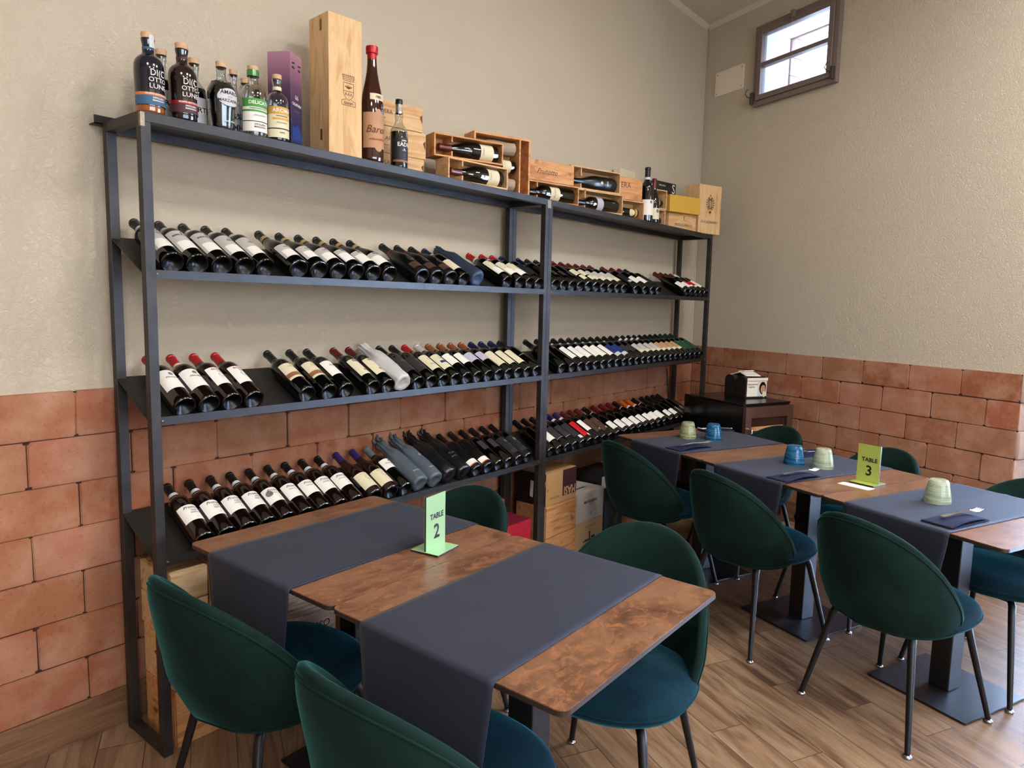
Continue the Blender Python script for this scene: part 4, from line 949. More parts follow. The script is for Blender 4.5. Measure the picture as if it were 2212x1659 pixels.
def places():
    def at(s, n, z, rz): p = sn(s, n); return T(p.x, p.y, z, rz)
    # near-side settings: napkin strip lying across the table direction, fork on top
    aw = math.degrees(math.atan2(-NR.y, -NR.x))                     # heading away from the camera side
    for s, n, da, w in ((1.662, 1.488, 6, 'farthest table, near edge'), (2.350, 1.488, 4, 'middle table, near edge'), (3.046, 1.470, 2, 'right-hand table, near edge')):
        napkin(at(s, n, .7556 if s > 3 else .7535, aw+da), .235, .112, 'folded navy napkin under a fork on the '+w)
        cutlery(at(s-.012, n-.055, .7706 if s > 3 else .7685, aw+da-4), 'fork', 'steel fork lying on the napkin of the '+w)
    napkin(at(1.305, .955, .7535, aw+170), .20, .10, 'folded navy napkin at the far corner of the farthest table')
    cutlery(at(1.33, .985, .7685, aw+165), 'fork', 'steel fork on the napkin at the far corner of the farthest table')
    napkin(at(2.03, .975, .7535, aw+176), .21, .11, 'folded navy napkin behind the tumblers on the middle table')
    cutlery(at(2.05, .995, .7685, aw+170), 'spoon', 'steel spoon resting on the napkin behind the tumblers')
places()

# ------------------------------------------------------------------ things standing on top of the rack
def spirit(x, y, label, prof, body_mat, labels, text, cork=(.0125, .022, 'cork'), liquid=None, extra=None, spin=0., discs=(), neck=None, group='spirit bottles on top of the rack', name='spirit_bottle', z=RTOP, hs=.925, rs=1.):
    """upright bottle; prof = outer profile from the foot up"""
    t = thing(name, label, 'bottle', T(x, y, z, spin) @ Matrix.Diagonal((rs, rs, hs, 1)), group); b = BM()
    if body_mat == 'clear_glass':
        inner = [(max(r-.0022, 0), zz+(.006 if zz < .004 else 0)) for r, zz in prof if r > .001]
        b.lathe([(0, .001)]+prof[1:]+inner[::-1]+[(0, .0075)], 40)
    else: b.lathe(prof+[(0, prof[-1][1])], 40)
    bd = b.obj('bottle_body', M_[body_mat], t, 50)
    if liquid:
        lm, lz = liquid; pr = [(max(r-.0030, 0), max(zz, .0085)) for r, zz in prof if zz <= lz and r > .001]
        b = BM(); b.lathe([(0, .0085)]+pr+[(pr[-1][0], lz), (0, lz)], 32); b.obj('liquid', M_[lm], t, 50)
    if cork:
        zt = prof[-1][1]; b = BM(); b.lathe([(0, zt-.004), (cork[0]-.002, zt-.004), (cork[0]-.002, zt+.001), (cork[0], zt+.001), (cork[0]+.0005, zt+cork[1]), (cork[0]-.001, zt+cork[1]+.001), (0, zt+cork[1]+.001)], 24); b.obj('stopper', M_[cork[2]], t, 50)
    if labels or discs:
        b = BM()
        for i, l in enumerate(labels): patch(b, l[4] if len(l) > 4 else max(r for r, _ in prof)+.0006+.0002*i, l[0], l[1], R(l[2]), M_[l[3]], 18)
        rm = max(r for r, _ in prof)
        for d in discs: disc_patch(b, rm+.0016, d[0], d[1], M_[d[2]], asp=(extra or {}).get('asp', 1.))
        lb = b.obj('bottle_label', None, t, 60)
        if text:
            b = BM()
            for q in text: q = tuple(q)+(0, 0, 1)[len(q)-4:] if len(q) < 7 else q; wrap_text(b, q[0], q[1], rm+.0024, q[2], M_[q[3]], q[4], q[5], R(extra.get('ta', 0)) if extra else 0, q[6])
            b.obj('printing', None, lb)
    elif text:
        b = BM(); rm = max(r for r, _ in prof)
        for q in text: q = tuple(q)+(0, 0, 1)[len(q)-4:] if len(q) < 7 else q; wrap_text(b, q[0], q[1], rm+.0006, q[2], M_[q[3]], q[4], q[5], 0, q[6])
        b.obj('printing', None, bd)
    if neck:
        z0, z1, nm, nr = neck; b = BM(); b.lathe([(nr, z0), (nr, z1)], 24); b.obj('neck_band', M_[nm], t)
    return t
PD = [(0, .0), (.034, .0), (.038, .004), (.0395, .012), (.0422, .14), (.0418, .156), (.038, .172), (.029, .184), (.0195, .191), (.0168, .199), (.0163, .222), (.0185, .232), (.0195, .238), (.0195, .241)]
PS = [(0, .0), (.033, .0), (.037, .003), (.0378, .010), (.0378, .125), (.0365, .138), (.031, .155), (.0235, .168), (.0165, .180), (.0135, .190), (.0130, .215), (.0155, .218), (.0155, .236)]
PA = [(0, .0), (.030, .0), (.034, .004), (.0350, .02), (.043, .105), (.045, .125), (.0435, .145), (.035, .163), (.021, .173), (.0155, .180), (.0145, .198), (.0155, .205), (.0155, .220)]
def top_bottles():
    def dicotto(x, y, glass, foot, lab, band, l1, spin):
        t = spirit(x, y, lab, PD, glass, [(.028, .057, 100, band), (.057, .066, 100, 'paper_orange' if band == 'paper_steel' else 'cap_red')], [('DI(C', .029, .128, 'ink_white', .004, 0, .8), ('OTTO', .020, .106, 'ink_white', .006), ('LUNE', .021, .086, 'ink_white', .006, 0, 1.05),
            (l1, .0072, .0615, 'ink_white', .02), ('DISTILLERIA', .0068, .050, 'ink_white', .03), ('MARZADRO', .0068, .042, 'ink_white', .03), ('- - - -', .0045, .034, 'ink_white')], cork=(.0185, .018, 'cork'), spin=spin, neck=(.206, .214, band, .0168))
        b = BM(); b.lathe([(0, .0015), (.0344, .0006), (.0384, .0045), (.0399, .012), (.0402, .026)], 40); b.obj('bottle_foot', M_[foot], t, 50); return t
    t = dicotto(.056, .058, 'glass_navy', 'liquor_amber', 'tall navy blue spirit bottle at the left end of the rack top', 'paper_steel', 'GRAPPA BOTTE WHISKY', 10)
    b = BM(); patch(b, .0202, .212, .252, R(24), M_['paper_silver'], 6); b.obj('tax_strip', None, t)
    dicotto(.160, .062, 'glass_plum', 'liquor_dark', 'dark plum spirit bottle, second in the front line on the rack top', 'paper_maroon', 'GRAPPA BOTTE PORTO', 6)
    ct = [('CORTEC', .026, .072, 'ink', .02), ('- - -', .009, .05, 'ink_grey')]
    cl = [(.012, .062, 70, 'paper_silver'), (.062, .085, 70, 'paper_white'), (.085, .115, 70, 'paper_silver')]
    for x, y, w in ((.140, .158, 'between the navy and plum bottles'), (.243, .150, 'just left of the AMARO bottle'), (.262, .222, 'nearly hidden at the wall behind the plum bottle')):
        spirit(x, y, 'clear corked bottle of dark liquor, '+w, PS, 'clear_glass', cl, ct, cork=(.0165, .018, 'cork'), liquid=('liquor_dark', .15))
    t = spirit(.290, .064, 'round-shouldered AMARO bottle with oval silver label and ring handle', PA, 'clear_glass', [], [('AMARO', .0175, .127, 'ink', .02), ('MARZADRO', .0140, .100, 'ink', .01), ('/\\/\\/\\', .011, .113, 'ink_grey'), ('MARZADRO', .006, .03, 'ink_white', .02)], cork=(.0165, .018, 'cork'), liquid=('liquor_dark', .168), discs=[(.112, .030, 'paper_silver')], extra=dict(ta=0, asp=1.35), spin=4)
    b = BM(); b.tube([(.012, 0, .20), (.026, 0, .205), (.036, 0, .195), (.037, 0, .178), (.030, 0, .166), (.022, 0, .170)], .0035, 10); b.obj('ring_handle', M_['clear_glass'], t, 60)
    for x, y, w in ((.380, .147, 'behind and right of the AMARO bottle'), (.456, .205, 'at the wall behind the green-labelled bottle')):
        spirit(x, y, 'slim clear bottle with cork, '+w, PS, 'clear_glass', [(.02, .12, 66, 'paper_silver')], [('MHI', .03, .04, 'ink', .03), ('&%&', .03, .08, 'ink', .02)], cork=(.0165, .018, 'cork'), liquid=('liquor_dark', .12), rs=.8)
    spirit(.523, .233, 'slim clear bottle with brown neck, behind the green and yellow labelled ones', PS, 'clear_glass', [(.02, .12, 66, 'paper_cream')], [('MHI', .03, .04, 'ink', .03)], cork=(.0165, .018, 'cork'), liquid=('liquor_dark', .16), neck=(.19, .236, 'glass_redbrown', .0162), rs=.78)
    spirit(.402, .060, 'clear bottle with green banded DELICATA label', PD, 'clear_glass', [(.018, .115, 84, 'paper_white'), (.104, .134, 84, 'paper_leaf'), (.087, .094, 84, 'paper_leaf'), (.052, .055, 84, 'ink')], [('DELICATA', .0165, .119, 'ink_white', .03), ('CHARDONNAY MULLER', .0065, .099, 'ink', .02), ('DISTILLAZIONE', .006, .075, 'ink', .01), ('- - - - -', .005, .064, 'ink_grey'), ('DISTILLERIA', .0075, .043, 'ink', .02), ('MARZADRO', .0075, .034, 'ink', .02)],
        cork=(.0175, .014, 'cork'), neck=(.219, .241, 'green_tint', .0198), spin=-3)
    spirit(.493, .060, 'clear bottle with yellow banded AROMA label, right of the green one', [(r*.9, z*.97) for r, z in PD], 'clear_glass', [(.016, .112, 84, 'paper_cream'), (.100, .128, 84, 'paper_gold'), (.080, .088, 50, 'paper_gold'), (.046, .05, 84, 'ink')], [('AROMA', .0195, .113, 'ink_white', .02), ('GEWURZTRAM', .0065, .094, 'ink', .02), ('DISTILLAZIONE', .0055, .07, 'ink', .01), ('DISTIL', .007, .034, 'ink', .02)],
        cork=(.016, .016, 'cork'), liquid=('liquor_dark', .10), neck=(.19, .205, 'paper_cream', .0154), spin=-8)
    # tall magnum with torn tan label
    PB = [(0, .0), (.040, .0), (.0445, .004), (.0455, .02), (.0455, .20), (.044, .23), (.038, .27), (.029, .31), (.0215, .35), (.0185, .385), (.0178, .41), (.0178, .425)]
    t = spirit(.918, .062, 'large red-capped Barolo bottle with torn tan label, right of the tall box', PB, 'glass_redbrown', [(.055, .190, 82, 'paper_oldtan'), (.238, .262, 44, 'paper_cream', .0435)], [('Barolo', .040, .125, 'burn', .0, .35), ('- - - - -', .010, .16, 'burn'), ('AURELIO SETTIMO', .0095, .088, 'ink_red', .02), ('- - - -', .008, .075, 'burn')], cork=None, hs=1., group='bottles standing on the rack top', name='magnum_bottle', discs=[(.058, .016, 'paper_oldtan'), (.19, .014, 'paper_oldtan')], spin=-6)
    b = BM(); b.lathe([(.0186, .398), (.0186, .418), (.0235, .420), (.0245, .438), (.0235, .446), (.015, .448), (0, .448)], 28); b.obj('bottle_capsule', M_['cap_red'], t, 50)
    b = BM(); wrap_text(b, '1982', .013, .0455, .249, M_['burn'], .02); b.obj('vintage_printing', None, t)
    PE = [(0, .0), (.033, .0), (.0355, .003), (.036, .01), (.036, .148), (.034, .160), (.026, .172), (.018, .184), (.0145, .196), (.0165, .215), (.0165, .225), (.0135, .236), (.013, .262)]
    t = spirit(1.056, .058, 'square-shouldered EADIE bottle with black label, in front of the wooden box stack', PE, 'clear_glass', [(.026, .125, 78, 'paper_black'), (.026, .034, 78, 'paper_tan_dark')], [('JAMES', .009, .112, 'ink_white', .02), ('EADIE', .023, .096, 'ink_white', .02), ('-9-', .017, .074, 'ink_white', .01), ('- - - -', .006, .058, 'ink_white'), ('- - - - -', .006, .050, 'ink_white'), ('- - -', .006, .042, 'ink_white')], cork=None, hs=.985, liquid=('liquor_dark', .15), group='bottles standing on the rack top', spin=-6)
    b = BM(); b.lathe([(.0142, .226), (.0148, .232), (.0148, .266)], 24); b.obj('foil_collar', M_['chrome'], t, 50)
    b = BM(); b.lathe([(.0150, .262), (.0150, .280), (.0135, .283), (0, .283)], 24); b.obj('bottle_capsule', M_['cap_black'], t, 50)
    # two ordinary bottles in front of the crates
    kind('standtall', 'bordeaux', 'glass_black', 'cap_black', '', [(.035, .120, 80, 'paper_white')], [('- - -', .008, .10, 'ink_grey'), ('- -', .007, .075, 'ink_grey')], band=(.232, .246, 'paper_silver'), discs=[(.107, .008, 'ink_grey')], scale=1.14)
    kind('standlow', 'burgundy', 'glass_black', 'cap_darkred', '', [(.025, .098, 80, 'paper_cream')], [('- - -', .008, .05, 'ink_grey')], discs=[(.08, .012, 'ink_grey')], scale=.95)
    place_bottle('standtall', T(3.155, .045, RTOP), 'taller black-capped bottle standing in front of the crates on the rack top', 'bottles standing on the rack top', spin=-20)
    place_bottle('standlow', T(3.240, .040, RTOP), 'shorter red-capped bottle standing in front of the crates on the rack top', 'bottles standing on the rack top', spin=-16)
top_bottles()

def face_text(b, items):
    for q in items:
        s, size, x, z, m = q[:5]; bold, sh, sx = (tuple(q[5:])+(0, 0, 1)[len(q)-5:])
        flat_text(b, s, size, Matrix.Translation((x, -.0011, z)), M_[m], bold, sh, sx)
def wood_box(M, L, D, H, label, wood='pine', text=(), lid=True, notch=False, group=None, name='wooden_wine_box', extra=None):
    """closed wooden case; local origin at the front left bottom corner, front faces -y"""
    t = thing(name, label, 'box', M, group); k = .009
    b = BM(); b.box(0, L, k, D, 0, H, .0008); b.obj('box_body', M_[wood], t)
    b = BM(); b.box(.001, L-.001, 0, k-.0004, .001, H-.001, .0008); f = b.obj('front_board' if not notch else 'sliding_lid', M_[wood], t)
    if text or extra:
        b = BM(); face_text(b, text)
        if extra: extra(b)
        b.obj('printing', None, f)
    return t
def crate(M, L, D, H, label, bottle, wood='pine', div=.25, group='open crates on the rack top', neck_left=True, blabel='', lift=.0, cleats=True):
    """open fronted crate with divider; the bottle inside is a thing of its own lying along x"""
    k = .007; t = thing('open_wine_crate', label, 'crate', M, group)
    b = BM(); b.box(0, L, 0, D, 0, k, .0006); b.box(0, L, 0, D, H-k, H, .0006); b.box(0, k, 0, D, k, H-k, .0006); b.box(L-k, L, 0, D, k, H-k, .0006); b.box(k, L-k, D-.005, D, k, H-k); b.obj('crate_body', M_[wood], t)
    if div:
        x = L*div; b = BM(); g = []; r = .0205; cy, cz = D/2-.001, k+KINDS[bottle]['r']*KINDS[bottle]['scale']+.0008
        for a in range(0, 181, 15): g.append((cy-.001-.0+r*math.sin(R(a))*1.0, cz+r*math.cos(R(a))))
        pts = [(.002, k), (.002, cz-r)]+[(.002+max(0, (cy+r*math.sin(R(a)))-.002), cz-r*math.cos(R(a))) for a in range(0, 181, 15)]+[(.002, cz+r), (.002, H-k), (D-.006, H-k), (D-.006, k)]
        b.prism(pts, x, x+.007, M=Matrix(((0, 0, 1, 0), (1, 0, 0, 0), (0, 1, 0, 0), (0, 0, 0, 1)))); b.obj('divider', M_[wood], t)
    if cleats:
        for x in (L*.22, L*.72): b = BM(); b.box(x, x+.03, D*.3, D*.75, H, H+.006, .0008); b.obj('cleat', M_[wood], t)
    if bottle:
        ln = .3*KINDS[bottle]['scale']; x0 = L-k-.012 if neck_left else k+.012; rr = KINDS[bottle]['r']*KINDS[bottle]['scale']
        rot = Matrix.Rotation(R(-90), 4, 'Y') if neck_left else Matrix.Rotation(R(90), 4, 'Y')
        # turn the label to the open side
        place_bottle(bottle, M @ Matrix.Translation((x0, D/2-.001, k+rr+.0008)) @ rot, blabel, 'bottles lying in the open crates', spin=0)
    return t
def top_boxes():
    z = RTOP
    # printed gift tube
    M = T(.560, .078, z, 30); t = thing('gift_box', 'square purple and pink gift box with eyes and CALAFURIA lettering, left of tall pine case', 'box', M)
    b = BM(); b.box(0, .088, 0, .088, 0, .336, .001); bd = b.obj('box_body', M_['dusk_print'], t)
    b = BM(); face_text(b, [('CALAFURIA', .0135, .044, .160, 'ink_white', .03), ('&&', .022, .044, .185, 'ink_white', .0), ('Salento', .014, .044, .138, 'ink_grey', 0, .4)])
    for cx in (.020, .066):
        g = [(cx+.011*math.cos(R(a)), -.0011, .285+.0042*math.sin(R(a))) for a in range(0, 360, 24)]; b.faces(g, [list(range(len(g)))], M_['ink'])
        b.faces([(cx-.013, -.0011, .296), (cx+.013, -.0011, .300), (cx+.011, -.0011, .305), (cx-.006, -.0011, .303)], [[0, 1, 2, 3]], M_['ink'])
    b.faces([(0.005, -.0011, .03), (.083, -.0011, .03), (.083, -.0011, .055), (.05, -.0011, .095), (.03, -.0011, .075), (.005, -.0011, .085)], [list(range(6))], M_['paper_blue'])
    b.obj('printing', None, bd)
    # tall hinged pine case with crest
    M = T(.705, .052, z, -4.7); t = thing('tall_wine_case', 'tallest pine case, standing upright with a burnt crest and two hinges', 'box', M)
    b = BM(); b.box(0, .145, .052, .135, 0, .513, .0012); b.obj('case_back', M_['pine_upright'], t)
    b = BM(); b.box(0, .145, 0, .0512, 0, .513, .0012); fr = b.obj('case_lid', M_['pine_upright'], t)
    for zz in (.06, .455):
        b = BM(); b.box(-.0016, .0, .045, .058, zz, zz+.04, .0004); b.obj('hinge', mat('brass', (128, 96, 40), .35, .9), t)
    b = BM(); b.box(.145, .149, .044, .060, .31, .345, .001); b.obj('latch', MATS['brass'], t)
    b = BM(); cx, cz = .085, .245
    def line(p, q, w=.0009):
        p, q = Vector((p[0], 0, p[1])), Vector((q[0], 0, q[1])); d = (q-p).normalized(); n = Vector((-d.z, 0, d.x))*w
        b.faces([tuple(Vector(v)+Vector((cx, -.0008, cz))) for v in (p-n, q-n, q+n, p+n)], [[0, 1, 2, 3]], M_['burn'])
    sh = [(-.022, .030), (.022, .030), (.022, -.012), (.012, -.026), (0, -.032), (-.012, -.026), (-.022, -.012)]
    for i in range(len(sh)): line(sh[i], sh[(i+1) % len(sh)])
    line((-.022, .0), (.022, .0))
    for p, q in (((-.022, .038), (.022, .038)), ((-.022, .038), (-.026, .056)), ((.022, .038), (.026, .056)), ((-.026, .056), (.026, .056)), ((-.024, .044), (.024, .044)), ((-.025, .050), (.025, .050))): line(p, q)
    for i in range(7): line((-.024+.008*i, .056), (-.024+.008*i, .061), .0012)
    for a in range(5): line((0, .010), (-.016+.008*a, .022-.002*abs(a-2)), .0016)
    for x in (-.012, 0, .012): line((x-.004, -.016), (x, -.006), .001); line((x+.004, -.016), (x, -.006), .001)
    for p, q in (((-.030, -.036), (-.012, -.030)), ((.012, -.030), (.030, -.036)), ((-.030, -.036), (-.030, -.052)), ((.030, -.036), (.030, -.052)), ((-.030, -.052), (.030, -.052))): line(p, q)
    flat_text(b, 'BANFI', .015, Matrix.Translation((cx, -.0009, cz-.044)), M_['burn'], .01); b.obj('burnt_crest', None, fr)
    # stack of three lidded boxes behind the bottles
    for i, (zz, h, dx, tx, s1) in enumerate(((0, .084, 0, 'SOLA', 'bottom'), (.0845, .112, .01, 'SOLARA', 'middle'), (.197, .104, -.01, 'SOLDERA', 'top'))):
        def tri(b, h=h): b.faces([(.275, -.0010, h*.60), (.288, -.0010, h*.72), (.288, -.0010, h*.35)], [[0, 1, 2]], M_['burn'])
        wood_box(T(.985+dx, .180, z+zz, -9), .292, .10, h, 'pale wooden box with sliding lid, %s of the stack of three behind the EADIE bottle' % s1, 'pine', [(tx, .024, .085, h*.55, 'burn'), ('Anna', .014, .085, h*.30, 'burn', 0, .4)], notch=True, group='stacked wooden boxes', extra=tri)
    # open crates and closed boxes, left to right
    kind('magnum', 'burgundy', 'glass_black', 'cap_brown', '', [(.03, .098, 80, 'paper_cream')], [('Prunotto', .009, .085, 'ink', 0, .3), ('- - - -', .006, .07, 'ink'), ('- - -', .006, .055, 'ink'), ('- - - - -', .005, .042, 'ink')], scale=1.02)
    crate(T(1.335, .045, z, -7), .365, .092, .100, 'lower of two small open crates holding a cream labelled bottle, over the left bay', 'magnum', 'pine', .22, blabel='cream-labelled bottle lying in the lower small open crate')
    crate(T(1.302, .101, z+.1065, -17), .365, .092, .100, 'upper of two small open crates holding a cream labelled bottle', 'magnum', 'pine_orange', .24, blabel='cream-labelled bottle lying in the upper small open crate')
    kind('magnum2', 'burgundy', 'glass_black', 'cap_black', '', [(.04, .105, 80, 'paper_cream')], [('Paolo Scavino', .0085, .09, 'ink', 0, .3), ('- - - -', .006, .075, 'ink'), ('- - -', .006, .06, 'ink')], scale=.98)
    # big upright crate with one bottle between two paper wrapped ones
    Mc = T(1.605, .139, z, -18.5); L, H, D = .325, .278, .10; t = thing('open_wine_crate', 'large open crate holding three bottles, two wrapped in crumpled paper', 'crate', Mc, 'open crates on the rack top')
    b = BM(); k = .010; b.box(0, L, 0, D, 0, k, .0006); b.box(0, L, 0, D, H-k, H, .0006); b.box(0, k, 0, D, k, H-k, .0006); b.box(L-k, L, 0, D, k, H-k, .0006); b.box(k, L-k, D-.005, D, k, H-k); b.obj('crate_body', M_['pine_orange'], t)
    b = BM(); b.box(L-.065, L-.057, .001, D-.006, k, H-k); b.obj('divider', M_['pine_orange'], t)
    for x in (.05, .24): b = BM(); b.box(x, x+.035, .03, .07, H, H+.008, .0008); b.obj('cleat', M_['pine_orange'], t)
    rx = Matrix.Rotation(R(-90), 4, 'Y')
    for i, zz in enumerate((.052, .226)):
        wrapped(Mc @ Matrix.Translation((.253, .046, zz)) @ rx @ Matrix.Scale(.76, 4), 'wrap_paper', '%s paper wrapped bottle in the large open crate' % ('lower', 'upper')[i], 20+i, knot=False, r=.042)
    place_bottle('magnum2', Mc @ Matrix.Translation((.255, .046, .139)) @ rx @ Matrix.Scale(.78, 4), 'dark bottle with cream label between the paper wrapped ones in the large crate', 'bottles lying in the open crates')
    kind('jero', 'bordeaux', 'glass_black', 'cap_black', '', [(.10, .160, 80, 'paper_cream')], [('Prunotto', .012, .135, 'ink', 0, .3), ('- - -', .006, .12, 'ink')], scale=1.08)
    kind('jero2', 'bordeaux', 'glass_black', 'cap_black', '', [(.12, .165, 80, 'paper_lilac')], [('- - - -', .006, .15, 'ink_grey')], scale=1.08)
    kind('emboss', 'burgundy', 'glass_matte', 'cap_black', '', [], [('MAS', .013, .073, 'ink_white', .03)], discs=[(.070, .026, 'paper_dark'), (.070, .023, 'glass_matte'), (.115, .009, 'paper_cream')], scale=1.08)
    kind('sealed', 'bordeaux', 'glass_black', 'cap_black', '', [(.02, .045, 60, 'paper_gold')], [('ISTI', .012, .09, 'ink_gold', .02)], discs=[(.085, .034, 'paper_cream'), (.085, .025, 'paper_gold'), (.085, .022, 'paper_cream')], scale=1.0)
    kind('tornlab', 'burgundy', 'glass_black', 'cap_black', '', [(.05, .12, 80, 'paper_cream'), (.055, .068, 70, 'paper_tan_dark')], [('- - -', .01, .10, 'ink_gold')], scale=1.05)
    kind('brownlab', 'burgundy', 'glass_black', 'cap_black', '', [(.09, .13, 80, 'paper_brown')], [], scale=1.05)
    crate(T(1.962, .098, z, -14), .370, .098, .101, 'open crate under the Prunotto box, holding a bottle with a wide cream label', 'jero', 'pine_orange', .20, blabel='bottle with a wide cream label lying under the Prunotto box', cleats=False)
    wood_box(T(1.945, .100, z+.1015, -14), .345, .100, .105, 'closed pine box with the script name Prunotto and dark knots', 'pine_orange', [('Prunotto', .038, .155, .050, 'burn_dark', 0, .4)], group='closed wooden boxes on the rack top')
    crate(T(2.405, .092, z, -14), .385, .100, .116, 'open crate with a lilac labelled bottle, under the crate with the embossed bottle', 'jero2', 'pine', .20, blabel='bottle with lilac label lying in the lower crate', cleats=False)
    crate(T(2.375, .105, z+.1165, -15), .390, .102, .124, 'open crate with a black embossed bottle, right of the Prunotto box', 'emboss', 'pine', .20, blabel='black embossed bottle with a pale seal, lying in the upper crate', cleats=False)
    crate(T(2.850, .098, z, -15), .260, .100, .117, 'open crate under the ERA box, with a gold sealed bottle', None, 'pine', 0, cleats=False)
    place_bottle('sealed', T(2.850, .098, z, -15) @ Matrix.Translation((.236, .047, .0485)) @ rx @ Matrix.Scale(.72, 4), 'bottle with a round gold and cream seal, under the ERA box', 'bottles lying in the open crates')
    wood_box(T(2.835, .103, z+.1175, -16), .250, .100, .135, 'closed pine box printed ERA beside the two standing bottles', 'pine_orange', [('ERA', .048, .105, .085, 'burn', .0), ('- - - -', .012, .095, .052, 'burn')], group='closed wooden boxes on the rack top')
    crate(T(3.288, .128, z, -12), .215, .100, .117, 'lower small open crate behind the two standing bottles', None, 'pine', 0, cleats=False)
    crate(T(3.288, .128, z+.1175, -14), .215, .100, .128, 'upper small open crate behind the two standing bottles', None, 'pine', 0, cleats=False)
    place_bottle('brownlab', T(3.288, .128, z, -12) @ Matrix.Translation((.203, .047, .0455)) @ rx @ Matrix.Scale(.60, 4), 'dark bottle end showing in the lower small crate behind the standing bottles', 'bottles lying in the open crates')
    place_bottle('tornlab', T(3.288, .128, z+.1175, -14) @ Matrix.Translation((.203, .047, .0455)) @ rx @ Matrix.Scale(.60, 4), 'bottle with a cream and brown label in the upper small crate', 'bottles lying in the open crates')
    # cartons at the back
    def carton(M, L, D, H, m, label, text=(), name='carton', top=None, group='cartons behind the crates'):
        t = thing(name, label, 'box', M, group); b = BM(); b.box(0, L, 0, D, 0, H, .001); bd = b.obj('carton_body', M_[m], t)
        if text: b = BM(); face_text(b, text); b.obj('printing', None, bd)
        return t
    carton(T(3.150, .246, z), .20, .05, .362, 'cream_card', 'tall cream carton against the wall behind the taller bottle')
    carton(T(3.545, .185, z, -6), .215, .085, .255, 'white_card', 'white carton standing behind the small crates')
    carton(T(3.530, .185, z+.2555, -8), .245, .085, .078, 'black_card', 'flat black carton with white ring pattern, lying on the white carton', [('MORONERO', .014, .08, .05, 'ink_white'), ('S', .09, .215, .035, 'ink_white')])
    wood_box(T(3.590, .105, z, -14), .30, .075, .118, 'low pine box with MAGGIARINO lettering, under the yellow box', 'pine', [('MAGGIARINO', .030, .165, .038, 'burn'), ('t', .05, .165, .090, 'burn')], group='closed wooden boxes on the rack top')
    carton(T(3.560, .085, z+.1185, -16), .315, .085, .115, 'gold_card', 'mustard yellow carton lying on the MAGGIARINO box', [('- - -', .010, .04, .06, 'burn')], group='closed cartons on the rack top')
    M = T(3.920, .035, z, -18); t = wood_box(M, .235, .14, .352, 'upright pine case with double-headed eagle crest at the right end of the rack', 'pine_upright', [('DUCALENARIO', .026, .118, .085, 'burn_dark')], group='closed wooden boxes on the rack top', extra=eagle)
def eagle(b):
    cx, cz = .118, .215; m = M_['burn_dark']
    def q(pts, mm=m): b.faces([(cx+x, -.0013, cz+y) for x, y in pts], [list(range(len(pts)))], mm)
    for s in (-1, 1):
        for k in range(8):
            a = R(70-k*19); r0, r1 = .022, .046-.002*abs(k-3); d = (math.cos(a)*s, math.sin(a)); n = (-d[1]*.0028, d[0]*.0028)
            q([(d[0]*r0-n[0], d[1]*r0*1.3-n[1]), (d[0]*r1-n[0], d[1]*r1*1.35-n[1]), (d[0]*r1+n[0], d[1]*r1*1.35+n[1]), (d[0]*r0+n[0], d[1]*r0*1.3+n[1])])
        q([(0, .036), (s*.012, .050), (s*.022, .046), (s*.013, .042), (s*.008, .030)]); q([(s*.003, -.045), (s*.014, -.062), (s*.006, -.066), (0, -.056)])
    q([(-.016, .030), (.016, .030), (.016, -.02), (0, -.04), (-.016, -.02)]); b.faces([(cx+x, -.0016, cz+y) for x, y in [(-.012, .026), (.012, .026), (.012, -.018), (0, -.033), (-.012, -.018)]], [[0, 1, 2, 3, 4]], M_['paper_oldtan'])
    q([(-.006, .056), (.006, .056), (.008, .068), (0, .062), (-.008, .068)]); q([(-.003, -.06), (.003, -.06), (0, -.09)])
top_boxes()

